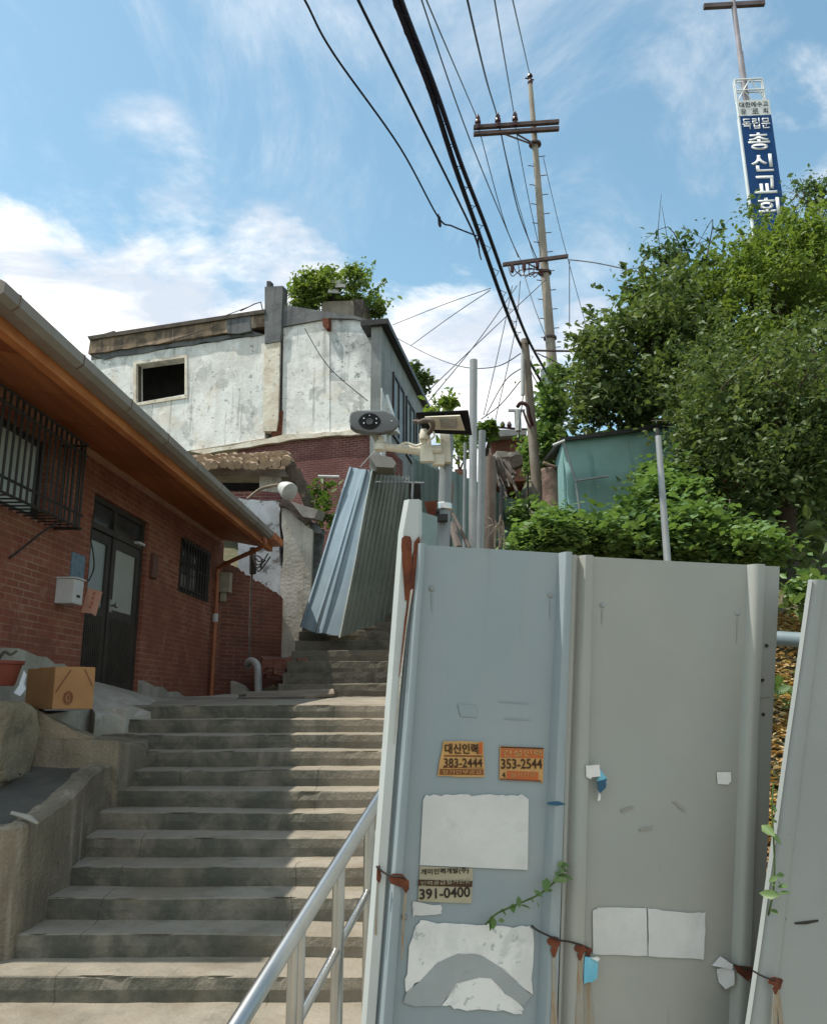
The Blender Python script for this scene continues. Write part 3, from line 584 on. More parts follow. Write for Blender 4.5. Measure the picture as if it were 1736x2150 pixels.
# ================================================================== brick house on the left
HA, HB = -4.07, .05
def hw(Y, z, off=0.0): return Vector((HA+HB*Y+off, Y, z))
def hbox(bm, y0, y1, z0, z1, o0, o1):
    prism(bm, [hw(y0,z0,o1), hw(y1,z0,o1), hw(y1,z1,o1), hw(y0,z1,o1)], (o0-o1, 0, 0))
def build_house():
    h = thing('brick_house', 'low red brick house with orange timber eaves at the left of the steps', 'house', hw(9, -.1))
    YE, ZT = 14.5, 2.78
    bw = (5.6, 8.12, 1.74, 2.56); dr = (9.18, 10.88, .12, 2.33); sw = (12.2, 13.6, 1.60, 2.40)
    bm = BM(); wall(bm, lambda s, z, d: hw(s, z, -d), 5.3, YE, -.25, ZT, [bw, dr, sw], .22)
    prism(bm, [hw(YE, -.25, -.22), hw(YE, ZT, -.22), hw(YE, ZT, -6), hw(YE, -.25, -6)], (0, -.22, 0))
    prism(bm, [hw(5.31, -.25, -.22), hw(5.31, ZT, -.22), hw(5.31, ZT, -6), hw(5.31, -.25, -6)], (0, .22, 0))
    wo = obj('wall', bm, 'brick_side', h)
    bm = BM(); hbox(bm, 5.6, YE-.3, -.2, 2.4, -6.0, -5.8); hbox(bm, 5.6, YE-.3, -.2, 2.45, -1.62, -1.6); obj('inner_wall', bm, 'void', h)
    # plinth: cement below the bricks
    bm = BM(); n = 34; lo = []; hi = []
    pl = [(5.32, .60), (6.2, .62), (7.0, .50), (8.0, .46), (9.1, .33), (9.17, .33)]
    for (ya, za), (yb, zb) in zip(pl, pl[1:]):
        for k in range(6):
            t = k/6; y = ya+(yb-ya)*t; hi.append((y, za+(zb-za)*t+random.uniform(-.02, .02)))
    prism(bm, [hw(hi[0][0], -.3, .025)]+[hw(hi[-1][0], -.3, .025)]+[hw(y, z, .025) for y, z in hi[::-1]], (-.04, 0, 0))
    obj('plinth', bm, 'render_light', h, 'cement render patch below the bricks left of the door')
    bm = BM(); hi = [(10.9, .27), (11.1, .25), (11.4, .20), (11.7, .20), (11.95, .13), (12.3, .15), (12.6, .09), (13.0, .07), (13.5, .08), (14.4, .04)]
    prism(bm, [hw(10.9, -.3, .05), hw(14.4, -.3, .05)]+[hw(y, z, .05) for y, z in hi[::-1]], (-.06, 0, 0)); obj('plinth', bm, 'render_light', h)
    bm = BM(); hi = [(5.4, .75), (5.9, .83), (6.35, .92), (6.7, .78), (7.0, .62), (7.08, .45), (6.9, .30), (6.3, .2), (5.4, .2)]
    prism(bm, [hw(y, z, .034) for y, z in hi], (-.03, 0, 0)); obj('paint_patch', bm, mat('pale_blue_wall_paint', (.40,.46,.50), (.33,.38,.41), .8, 3), h, 'pale blue painted patch low on the wall')
    # eaves
    EA = -3.02
    ew = lambda Y, z, o=0.0: Vector((EA+.05*Y+o, Y, z))
    y0, y1 = 5.10, 14.25
    def strip(zs, m, nm, ya=y0, yb=y1):
        bm = BM(); prism(bm, [ew(ya, z, o) for (o, z) in zs], (.05*(yb-ya), yb-ya, 0)); return obj(nm, bm, m, h)
    ZE = 2.60
    g = strip([(-.13, ZE+.035), (-.02, ZE+.035), (.03, ZE+.07), (.035, ZE+.145), (.0, ZE+.165), (-.02, ZE+.15), (-.13, ZE+.15)], 'gutter', 'gutter', y0, 13.55)
    for y in np.arange(5.3, 13.5, 1.02):
        bm = BM(); prism(bm, [ew(y, z, o) for (o, z) in [(-.02, ZE+.029), (.033, ZE+.066), (.039, ZE+.15), (0, ZE+.17)]], (.001, .012, 0)); obj('gutter_joint', bm, 'bark_red', g)
    bm = BM(); prism(bm, [ew(13.57, z, o) for (o, z) in [(-.13, ZE+.03), (.035, ZE+.04), (.04, ZE+.15), (-.1, ZE+.16)]], (.05*.7, .7, -.0)); obj('gutter_end', bm, 'tip', h, 'bare orange end piece of the eaves')
    strip([(-.22, ZE-.055), (-.135, ZE-.055), (-.135, ZE+.12), (-.22, ZE+.12)], 'fascia', 'fascia')
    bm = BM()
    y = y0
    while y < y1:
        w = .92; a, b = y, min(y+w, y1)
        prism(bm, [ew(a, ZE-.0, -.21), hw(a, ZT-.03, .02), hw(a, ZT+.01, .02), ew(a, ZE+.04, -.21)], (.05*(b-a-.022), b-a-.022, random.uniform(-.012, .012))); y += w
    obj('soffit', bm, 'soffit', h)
    bm = BM(); prism(bm, [hw(y0, ZT-.10, .05), hw(y1, ZT-.10, .05), hw(y1, ZT-.04, .05), hw(y0, ZT-.04, .05)], (-.048, 0, 0)); obj('cornice_trim', bm, mat('pinkish_trim', (.42,.24,.17), (.35,.19,.13), .7, 5), h)
    bm = BM(); prism(bm, [ew(y0-.1, ZE+.17, -.14), hw(y0-.1, 3.95, -2.6), hw(y0-.1, ZE+.2, -6.4), hw(y0-.1, ZE+.05, -6.4), hw(y0-.1, 3.80, -2.6), ew(y0-.1, ZE+.04, -.31)], (.05*(y1-y0+.12), y1-y0+.12, 0)); obj('roof', bm, 'roof', h)
    bm = BM(); prism(bm, [hw(YE-.02, ZT, 0), hw(YE-.02, ZT, -6), hw(YE-.02, 3.8, -2.6)], (0, -.2, 0)); obj('gable', bm, 'brick_side', h)
    # barred window
    win = BM(); wall(win, lambda s, z, d: hw(s, z, -.08-d), *bw, [(bw[0]+.08, (bw[0]+bw[1])/2-.04, bw[2]+.06, bw[3]-.06), ((bw[0]+bw[1])/2+.04, bw[1]-.08, bw[2]+.06, bw[3]-.06)], .06)
    w = obj('window', win, 'black', h, 'wide barred window in a black cage')
    bm = BM(); hbox(bm, bw[0]+.08, bw[1]-.08, bw[2]+.06, bw[3]-.06, -.13, -.12); obj('pane', bm, mat('pale_window_glass', (.50,.54,.53), (.42,.46,.45), .25, 2), w)
    cg = BM(); c0, c1, zb, zt, of = 5.4, 8.3, 1.72, 2.60, .28
    for y in np.arange(c0, c1+.01, .105): tube(cg, [hw(y, zb, of), hw(y, zt, of)], .013, 5)
    for z in (zb, zb+.13, zt-.12, zt): tube(cg, [hw(c0, z, of), hw(c1, z, of)], .014, 5)
    for y in (c0, c1):
        for z in (zb, zt): tube(cg, [hw(y, z, of), hw(y, z, .0)], .014, 5)
        for o in np.arange(.06, of, .08): tube(cg, [hw(y, zb, o), hw(y, zt, o)], .009, 5)
    for y in np.arange(c0, c1, .135): tube(cg, [hw(y, zb, of), hw(y, zb, 0)], .008, 4)
    obj('window_cage', cg, 'black', w)
    # door
    d = BM(); ym = 9.92; zt = 1.95
    wall(d, lambda s, z, q: hw(s, z, -.05-q), *dr, [(dr[0]+.07, dr[1]-.07, dr[2], zt), (dr[0]+.07, ym-.03, zt+.07, dr[3]-.06), (ym+.03, dr[1]-.07, zt+.07, dr[3]-.06)], .10)
    do = obj('door', d, 'darkdoor', h, 'double brown metal door with frosted panes and a transom')
    bm = BM(); hbox(bm, dr[0]+.07, dr[1]-.07, zt+.07, dr[3]-.06, -.10, -.09); obj('transom_glass', bm, 'glass_dark', do)
    for (ya, yb, gm) in ((dr[0]+.075, ym-.005, 'frosted'), (ym+.005, dr[1]-.075, 'frosted_warm')):
        o_ = -.075 if gm == 'frosted' else -.06
        bm = BM(); wall(bm, lambda s, z, q: hw(s, z, o_-q), ya, yb, dr[2]+.01, zt-.01, [(ya+.11, yb-.11, 1.08, zt-.12)], .045)
        for y in np.arange(ya+.12, yb-.10, .052): hbox(bm, y, y+.03, dr[2]+.12, .98, o_-.002, o_+.008)
        lf = obj('door_leaf', bm, 'darkdoor', do)
        bm = BM(); hbox(bm, ya+.11, yb-.11, 1.08, zt-.12, o_-.03, o_-.022); obj('pane', bm, gm, lf)
        if gm != 'frosted':
            bm = BM(); c = hw(ya+.07, 1.13, o_); tube(bm, [c, c+Vector((.05,0,0))], .014, 8); lathe(bm, c+Vector((.045,0,0)), (1,0,0), [(0,.012),(.01,.03),(.035,.03),(.045,.015)], 10)
            hbox(bm, ya+.04, ya+.10, 1.05, 1.20, o_-.001, o_+.006); obj('handle', bm, 'steel', lf)
    bm = BM(); hbox(bm, 10.55, 10.75, 1.99, 2.02, -.05, .02); obj('door_closer', bm, 'mailbox', do)
    # small barred window
    bm = BM(); wall(bm, lambda s, z, q: hw(s, z, .02-q), *sw, [(sw[0]+.05, sw[1]-.05, sw[2]+.05, sw[3]-.05)], .08); w = obj('window', bm, 'darkdoor', h, 'small square window behind upright black bars')
    bm = BM(); hbox(bm, sw[0]+.05, sw[1]-.05, sw[2]+.05, sw[3]-.05, -.10, -.09); hbox(bm, 12.86, 12.92, sw[2], sw[3], -.088, -.07); obj('pane', bm, 'glass_dark', w)
    bm = BM()
    for y in np.linspace(sw[0]+.08, sw[1]-.08, 10): tube(bm, [hw(y, sw[2]-.02, .05), hw(y, sw[3]+.02, .05)], .011, 5)
    for z in (sw[2]+.05, (sw[2]+sw[3])/2, sw[3]-.05): tube(bm, [hw(sw[0]-.02, z, .05), hw(sw[1]+.02, z, .05)], .012, 5)
    obj('window_bars', bm, 'black', w)
    # pipes and little fittings fixed to the wall
    py = 13.95; bm = BM(); ex = ew(13.2, ZE-.02, -.06); a = hw(py, 2.18, .07)
    tube(bm, catmull([ex, ex-Vector((0,0,.13)), ex*.35+a*.65+Vector((0,0,-.02)), a+Vector((.05,-.04,.05)), a, hw(py, 1.9, .07)], 5)+[hw(py, .02, .07)], .036, 10)
    dp = obj('downpipe', bm, 'copper_pipe', h, smooth=True)
    bm = BM(); lathe(bm, hw(py, 1.30, .07), (0,0,1), [(0,.042),(.02,.05),(.12,.05),(.14,.042)], 12); obj('pipe_collar', bm, 'mailbox', dp, smooth=True)
    for z in (.5, 1.9):
        bm = BM(); lathe(bm, hw(py, z, .07), (0,0,1), [(0,.040),(.03,.040)], 12); obj('pipe_clamp', bm, 'copper_pipe', dp)
    bm = BM(); hbox(bm, 14.32, 14.5, 1.85, 2.2, .0, .18); bevel(bm, .012, 2); hbox(bm, 14.36, 14.46, 1.7, 1.85, .02, .1); obj('meter_box', bm, mat('beige_meter_box', (.36,.33,.26), (.3,.27,.21), .6, 6), h)
    bm = BM(); hbox(bm, 11.02, 11.2, 1.62, 1.95, .0, .05); bevel(bm, .008, 1); obj('wall_box', bm, mat('brown_wall_box', (.12,.055,.04), None, .6), h)
    bm = BM(); tube(bm, [hw(7.9, 1.74, .28), hw(7.75, 1.55, .14), hw(7.55, 1.32, .03), hw(7.5, 1.28, .02)], .011, 6); obj('bracket', bm, 'black', h)
    bm = BM(); tube(bm, catmull([hw(9.14, 2.1, .03), hw(9.1, 1.8, .03), hw(9.15, 1.62, .05), hw(9.2, 1.45, .05), hw(9.12, 1.3, .04)], 5), .008, 5); obj('door_cable', bm, 'wire', h)
    # loose fittings: things of their own
    bm = BM(); hbox(bm, 8.74, 9.06, 1.29, 1.56, .0, .012); obj('notice_plate', bm, 'plate_blue', None, 'faded blue grey notice plate on the bricks left of the door', 'plate')
    mb = thing('mailbox', 'off white steel mailbox on the bricks left of the brown door', 'mailbox', hw(8.6, 1.1, .1))
    bm = BM(); hbox(bm, 8.46, 8.68, .98, 1.235, .0, .19); bevel(bm, .01, 2); obj('body', bm, 'mailbox', mb)
    bm = BM(); hbox(bm, 8.45, 8.69, 1.236, 1.25, -.0, .205); obj('lid', bm, 'mailbox', mb)
    bm = BM(); hbox(bm, 8.53, 8.60, 1.05, 1.075, .191, .196); obj('keyhole_plate', bm, 'black', mb)
    fl = thing('flyer', 'pink paper flyer with red writing stuck beside the mailbox', 'flyer', hw(8.75, .98, .24))
    bm = BM(); q = [P(186, 1234, 8.75), P(216, 1243, 8.72), P(202, 1294, 8.7), P(193, 1288, 8.71), P(171, 1286, 8.75)]; prism(bm, q, (-.003, .002, 0)); obj('sheet', bm, 'flyer', fl)
    o = P(190, 1275, 8.70); rt = (P(216, 1243, 8.72)-P(186, 1234, 8.75)); upv = (P(186, 1234, 8.75)-P(171, 1286, 8.75))
    for k, s in enumerate('중화요리'):
        text(fl, 'lettering', s, 'ink_red', P(186.5+2.6*(3-k), 1277-9.3*(3-k), 8.70-.02), rt, upv, height=.036, bold=.01)
    bm = BM(); hbox(bm, 8.72, 8.86, 1.02, 1.06, .0, .02); 
    bm.free()
build_house()

# cardboard box, pot, cloth
def build_loose():
    b = thing('cardboard_box', 'brown cardboard box standing on the stone left of the door', 'box', P(120, 1500, 7.2))
    z0 = P(130, 1489, 7.0).z; zt = P(150, 1400, 7.0).z; f0 = P(109, 1489, 6.95); f1 = P(196, 1476, 7.10); s0 = P(54, 1462, 7.45)
    a = Vector((f0.x, f0.y, z0)); bb = Vector((f1.x, f1.y, z0)); c = Vector((s0.x, s0.y, z0)); d = bb+(c-a)
    bm = BM(); prism(bm, [a, bb, d, c], (0, 0, zt-z0)); bevel(bm, .006, 2); rough_up(bm, .004, 5, 2); obj('carton', bm, 'cardboard', b)
    rt = (bb-a).normalized(); up = Vector((0,0,1)); nr = rt.cross(up)
    bm = BM(); w = (bb-a).length; hgt = zt-z0; q = lambda s, t, o=.007: a+rt*(w*s)+up*(hgt*t)+nr*o
    tube(bm, [q(.06, .40), q(.38, .93)], .003, 4); obj('printed_line', bm, 'cardboard_ink', b)
    bm = BM(); tube(bm, [q(.72, .95), q(.95, .55)], .003, 4); obj('printed_line', bm, 'cardboard_ink', b)
    bm = BM()
    for rr in (.034, .024):
        pts = [q(.37+rr*1.0*math.cos(t)/w, .27+rr*1.5*math.sin(t)/hgt, .006) for t in np.linspace(0, 2*math.pi, 17)]; tube(bm, pts, .0035, 4, False)
    tube(bm, [q(.37, .22, .006), q(.385, .32, .006)], .006, 4); obj('printed_emblem', bm, 'cardboard_ink', b)
    bm = BM(); ce = (a+bb+c+d)/4; e1 = c-a
    prism(bm, [a+e1*.48+up*(hgt+.001), bb+e1*.48+up*(hgt+.001), bb+e1*.56+up*(hgt+.001), a+e1*.56+up*(hgt+.001)], (0,0,.002)); obj('packing_tape', bm, mat('brown_tape', (.25,.15,.07), None, .4), b)
    p = thing('plant_pot', 'dark red plastic pot on the boulder at the left edge', 'pot', P(0, 1442, 6.6))
    c = P(2, 1440, 6.6); bm = BM(); lathe(bm, c, (0,0,1), [(0,.095),(.02,.105),(.16,.14),(.165,.155),(.19,.158),(.19,.14),(.15,.13),(.1,.11)], 24); obj('tub', bm, 'terracotta', p, smooth=True)
    bm = BM(); tube(bm, catmull([c+Vector((-.05,0,.18)), c+Vector((.0,0,.26)), c+Vector((.05,0,.24)), c+Vector((.09,.02,.27))], 4), .012, 6); obj('dead_stem', bm, 'timber_dark', p)
    bm = BM(); q = [P(50, 1400+10, 6.45), P(56, 1418, 6.42), P(50, 1436, 6.42), P(54, 1448, 6.40), P(44, 1462, 6.40), P(30, 1456, 6.40), P(38, 1436, 6.42)]
    prism(bm, q, (-.02, .05, 0)); rough_up(bm, .015, 9, 2); obj('crumpled_cloth', bm, 'rag', None, 'crumpled pale blue cloth hanging beside the red pot', 'cloth', smooth=True)
    # boards on the landing
    for (q, nm, lb, m) in (([(520,1452),(700,1446),(702,1456),(660,1461),(515,1464)], 'board', 'long pale weathered board lying across the landing in front of the brick wall', 'timber'),):
        ptop = [PZ(u, v, z) for (u, v), z in zip(q, (.10,.135,.10,.06,.05))]
        y = [11.6, 11.9, 11.5, 11.2, 11.0]; ptop = [P(u, v, yy) for (u, v), yy in zip(q, y)]
        bm = BM(); prism(bm, ptop, (0, 0, -.03)); bmesh.ops.triangulate(bm, faces=bm.faces[:]); obj(nm, bm, m, None, lb, 'board')
    bm = BM(); prism(bm, [P(505,1460,11.3), P(640,1462,11.2), P(620,1476,10.4), P(480,1480,10.2)], (0,0,-.05)); rough_up(bm, .01, 3, 2)
    obj('rotten_panel', bm, 'timber_dark', None, 'dark rotten panel lying flat under the pale board on the landing', 'panel')
build_loose()
# ================================================================== old walls beyond the house
def quad(bm, px, Y, vec): 
    ys = Y if isinstance(Y, (list, tuple)) else [Y]*len(px)
    prism(bm, [P(u, v, y) for (u, v), y in zip(px, ys)], vec)
def build_alley():
    # brick wall continuing after the house
    bm = BM(); a = P(452, 1480, 14.58); b = P(588, 1440, 15.6); zt0 = P(480, 1172, 14.5).z; zt1 = P(588, 1255, 15.6).z; n = 30
    tp = []
    for i in range(n+1):
        t = i/n; q = a.lerp(b, t); tp.append(Vector((q.x, q.y, zt0+(zt1-zt0)*t+random.uniform(-.03, .03))))
    prism(bm, [Vector((a.x, a.y, -.3)), Vector((b.x, b.y, -.3))]+tp[::-1], (-.18, .2, 0))
    obj('garden_wall', bm, 'brick_old', None, 'old dark brick wall between the house downpipe and the crumbling plaster wall', 'wall')
    bm = BM(); tube(bm, [P(531, 1160, 14.6), P(527, 1250, 14.6), P(524, 1390, 14.6)], .022, 6); obj('thin_pipe', bm, 'rusty_pole', None, 'thin brown pipe running down the old brick wall', 'pipe')
    bm = BM(); 
    for k in range(5): tube(bm, catmull([P(531+random.uniform(-3,3), 1165, 14.5), P(540+random.uniform(0,14), 1172+k*7, 14.45), P(548+k*5, 1160+random.uniform(0,35), 14.45)], 4), .014, 5)
    tube(bm, [P(531, 1150, 14.55), P(531, 1205, 14.55)], .06, 6)
    obj('wire_tangle', bm, 'wire', None, 'black tangle of wires at the top of the thin brown pipe', 'wires')
    bm = BM(); tube(bm, catmull([P(520, 1400, 14.3), P(521, 1391, 14.2), P(530, 1388, 14.1), P(540, 1398, 14.0), P(542, 1420, 13.9)], 6)+[P(543, 1456, 13.8)], .062, 12)
    obj('drain_pipe', bm, 'pvc', None, 'grey elbow drain pipe at the foot of the old brick wall', 'pipe', smooth=True)
    bm = BM(); quad(bm, [(484,1462),(486,1430),(505,1440),(524,1458)], 13.7, (0,.4,0)); rough_up(bm, .02, 4, 1); obj('mortar_lump', bm, 'render_light', None, 'pale mortar lump against the wall foot left of the grey elbow pipe', 'lump')
    # shack: blue-white plaster part, beige plaster part, brick band, lintels
    s = thing('ruined_shack', 'ruined plastered shack between brick house and leaning metal sheets', 'shack', P(590, 1400, 16))
    bm = BM(); n = 14
    def rag(x0, v0, x1, v1, n, a): return [(x0+(x1-x0)*i/n+random.uniform(-a, a), v0+(v1-v0)*i/n+random.uniform(-a, a)) for i in range(n+1)]
    quad(bm, [(500,1300),(500,1045)]+rag(520,1048,586,1052,5,2)+rag(588,1060,590,1290,10,3)+[(586,1300)], 16.0, (0,.5,0)); obj('plaster_panel', bm, 'plaster_blue', s, 'peeling blue white plaster')
    bm = BM(); quad(bm, rag(592,1052,646,1095,6,2)+rag(652,1100,632,1385,10,2)+rag(628,1392,592,1400,4,3)+rag(588,1390,594,1060,14,3)[:-1], 15.8, (0,.6,0)); obj('plaster_panel', bm, 'plaster_old', s, 'crumbling beige plaster')
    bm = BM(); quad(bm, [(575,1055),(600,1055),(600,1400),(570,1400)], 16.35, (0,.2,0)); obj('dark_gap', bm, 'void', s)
    bm = BM(); quad(bm, rag(636,1098,656,1112,3,1)+[(650,1300),(634,1385)], 15.72, (0,.2,0)); obj('corner_post', bm, 'plaster_old', s)
    bm = BM(); quad(bm, rag(478,1030,590,1034,8,2)+[(590,1052),(478,1050)], 16.1, (0,.5,0)); obj('brick_band', bm, 'brick_dark', s)
    bm = BM(); quad(bm, rag(590,1038,640,1075,6,3)+rag(652,1092,640,1100,3,2)+rag(640,1098,588,1056,6,3), 15.6, (0,.9,0)); rough_up(bm, .04, 3, 1); obj('broken_eave', bm, 'tile_dark', s)
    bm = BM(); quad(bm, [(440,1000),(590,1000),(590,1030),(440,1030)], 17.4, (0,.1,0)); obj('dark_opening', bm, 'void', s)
    bm = BM(); quad(bm, [(420,978),(600,985),(612,1000),(560,1002),(420,998)], 16.6, (0,.5,0)); rough_up(bm, .03, 2, 2); obj('lintel', bm, 'render_light', s)
    bm = BM(); quad(bm, [(545,1000),(590,1002),(588,1034),(545,1032)], 16.5, (0,.3,0)); obj('mortar_pier', bm, 'plaster_old', s)
    # tile roof rubble
    bm = BM()
    for r in range(3):
        for i in range(13):
            u = 412+i*16+random.uniform(-4, 4); v = 962-i*.6+r*9+random.uniform(-3, 3); p = P(u, v, 16.9-r*.35)
            tube(bm, [p, p+Vector((.03, -.36, -.11))], .085, 7)
    quad(bm, [(404,962),(600,944),(618,966),(600,985),(405,982)], 17.3, (0,.5,0)); rough_up(bm, .035, 4); obj('tile_roof', bm, 'tile', s, 'broken clay tiles')
    bm = BM(); quad(bm, rag(600,962,630,985,5,4)+rag(640,1005,660,1060,5,4)+rag(655,1075,640,1060,3,3)+rag(625,1030,600,990,4,4), 16.6, (0,1.2,0)); rough_up(bm, .06, 2.5, 2); obj('collapsed_eave', bm, 'tile_dark', s)
    # hanging round lamp
    l = thing('floodlight_dome', 'white dome lamp on a bent arm above the ruined shack wall', 'lamp', P(600, 1055, 15.4))
    bm = BM(); ax = (Vector((.55,-.5,-.45))); lathe(bm, P(597, 1025, 15.4), ax, [(-.10,.03),(-.08,.10),(.0,.135),(.10,.165),(.20,.175),(.22,.12)], 18); obj('dome', bm, 'dish', l, smooth=True)
    bm = BM(); tube(bm, catmull([P(520, 1048, 15.6), P(545, 1028, 15.5), P(570, 1020, 15.45), P(588, 1018, 15.45)], 5), .03, 7); obj('arm', bm, 'timber', l, smooth=True)
    bm = BM(); quad(bm, [(610,1052),(640,1062),(668,1070),(660,1088),(636,1085)], 15.3, (.1,.5,.05)); obj('bent_flashing', bm, 'render_light', None, 'bent pale flashing sheet below the white dome lamp', 'flashing')
    bm = BM(); quad(bm, [(632,1095),(668,1098),(676,1120),(640,1118)], 15.9, (0,.5,0)); quad(bm, [(652,1110),(680,1110),(664,1230),(648,1235)], 16.6, (0,.3,0)); obj('fallen_slab', bm, mat('blue_grey_slab', (.22,.25,.26), (.12,.13,.13), .8, 4), None, 'blue grey broken slab behind the crumbling plaster wall', 'slab')
    bm = BM(); quad(bm, [(600,1330),(640,1318),(700,1338),(716,1400),(600,1408)], 15.9, (0,.8,0)); rough_up(bm, .06, 3, 3); obj('rubble_wall', bm, 'brick_old', None, 'low dark broken brick wall below the leaning metal sheets', 'wall')
    bm = BM()
    for k in range(36):
        u = random.uniform(560, 690); v = 1395+random.uniform(-12, 45)*(1-(u-560)/260); c = P(u, v, 14.2+random.uniform(-.8, .6)); r = random.uniform(.05, .16)
        obox(bm, c, (r, r*.2, 0), (-r*.2, r*.7, r*.1), (0, r*.1, r*.55))
    rough_up(bm, .03, 6, 1); obj('rubble', bm, 'brick_old', kind='stuff', label='heap of dark broken bricks and mortar at the foot of the plaster wall', cat='rubble')
    for (a, b, t) in (((658,1325),(645,1385),'pale'), ((710,1335),(708,1385),'dark')):
        bm = BM(); tube(bm, [P(*a, 14.6), P(*b, 14.6)], .022, 6); obj('prop_stick', bm, 'plaster_old' if t == 'pale' else 'timber_dark', None, f'{t} stick propping the lower edge of the leaning metal sheets', 'stick')
    # leaning sheets
    def sheet(nm, m, tl, tr, br, bl, ncol, amp, Yt, Yb, lb, ribs=None):
        bm = BM(); nr = 10; g = []
        for j in range(nr+1):
            t = j/nr; row = []
            for i in range(ncol+1):
                s = i/ncol; u = (tl[0]*(1-s)+tr[0]*s)*(1-t)+(bl[0]*(1-s)+br[0]*s)*t; v = (tl[1]*(1-s)+tr[1]*s)*(1-t)+(bl[1]*(1-s)+br[1]*s)*t
                Y = Yt[0]*(1-s)*(1-t)+Yt[1]*s*(1-t)+Yb[0]*(1-s)*t+Yb[1]*s*t
                if ribs: o = sum(-amp if a <= s <= b else 0 for a, b in ribs)
                else: o = (0, -amp, -amp, 0)[i % 4]
                row.append(bm.verts.new(P(u, v, Y+o)+mnoise.noise_vector(Vector((s*3, t*2, 0)))*.02))
            g.append(row)
        for j in range(nr):
            for i in range(ncol): bm.faces.new((g[j][i], g[j][i+1], g[j+1][i+1], g[j+1][i]))
        ex = solidify(bm, .006)
        return obj(nm, bm, m, None, lb, 'metal sheet')
    sheet('metal_sheet', 'sheet_blue', (734,981), (768,985), (662,1328), (630,1316), 20, .05, (14.0,13.8), (13.9,13.7), 'blue steel sheet leaning leftmost in the leaning stack above the steps', ((.05,.12),(.9,.98)))
    sheet('metal_sheet', 'sheet_blue', (764,985), (786,990), (716,1336), (664,1328), 14, .05, (13.75,13.7), (13.7,13.5), 'narrow blue steel sheet second from left in the leaning stack', ((.1,.25),))
    sheet('metal_sheet', 'sheet_green', (780,988), (862,1004), (826,1300), (712,1338), 40, .085, (13.6,15.6), (13.4,15.4), 'ribbed green grey steel sheets leaning right of the blue ones')
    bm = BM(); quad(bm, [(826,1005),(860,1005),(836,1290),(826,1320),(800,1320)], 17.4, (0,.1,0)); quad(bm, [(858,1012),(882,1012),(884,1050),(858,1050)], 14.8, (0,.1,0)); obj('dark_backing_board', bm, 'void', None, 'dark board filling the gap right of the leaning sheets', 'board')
    bm = BM(); tube(bm, [P(790, 1012, 13.5), P(890, 1014, 13.7)], .018, 6)
    for u in (815, 822, 830, 838, 846, 852, 858): tube(bm, [P(u, 998+random.uniform(-2, 2), 13.55), P(u+random.uniform(-2,2), 1014, 13.55)], .014, 5)
    tube(bm, [P(867, 1012, 13.6), P(865, 1052, 13.6)], .02, 6)
    obj('spiked_rail', bm, 'galv_dull', None, 'thin rail with short upright spikes behind the leaning sheets', 'rail')
    bm = BM(); tube(bm, [P(668, 1000, 13.9), P(712, 1001, 13.9)], .025, 6); obj('rail_stub', bm, 'pvc', None, 'pale horizontal pipe stub left of the leaning blue sheet', 'pipe')
    bm = BM(); quad(bm, [(776,960),(788,954),(822,960),(832,972),(826,982),(790,980)], 13.3, (0,.5,0)); obj('beige_box', bm, 'beige_grey', None, 'beige box hanging below the camera arm by the brick wall', 'box')
    # corrugated grey-green hoarding further up the alley, on both sides
    def corrug(nm, a, b, zb, zt, m, lb, pitch=.22, amp=.035):
        bm = BM(); a, b = V3(a), V3(b); d = b-a; L = d.length; d.normalize(); nrm = Vector((d.y, -d.x, 0)); n = int(L/pitch*4); top = []; bot = []
        for i in range(n+1):
            q = a+d*(L*i/n)+nrm*((0, amp, amp, 0)[i % 4]); bot.append(bm.verts.new((q.x, q.y, zb))); top.append(bm.verts.new((q.x, q.y, zt)))
        for i in range(n): bm.faces.new((bot[i], bot[i+1], top[i+1], top[i]))
        solidify(bm, .01); return obj(nm, bm, m, None, lb, 'fence')
    a = P(866, 1130, 15.2); b = P(948, 1130, 16.5); corrug('metal_fence', a, b, .2, P(900, 975, 15.6).z, 'sheet_teal', 'grey green corrugated metal fence between leaning sheets and camera pole')
    a = P(950, 1130, 12.0); b = P(1092, 1130, 14.0); corrug('metal_fence', a, b, .0, P(1010, 1018, 12.8).z, 'sheet_teal', 'teal grey metal fence behind the steel posts and the rusty pole')
    a = P(838, 1100, 17); bm = BM(); quad(bm, [(868,930),(905,935),(930,1010),(905,1090),(870,1000)], 17.5, (0,.3,0)); obj('torn_sheet', bm, 'sheet_teal', None, 'torn grey sheet sloping down behind the camera bracket', 'sheet')
build_alley()

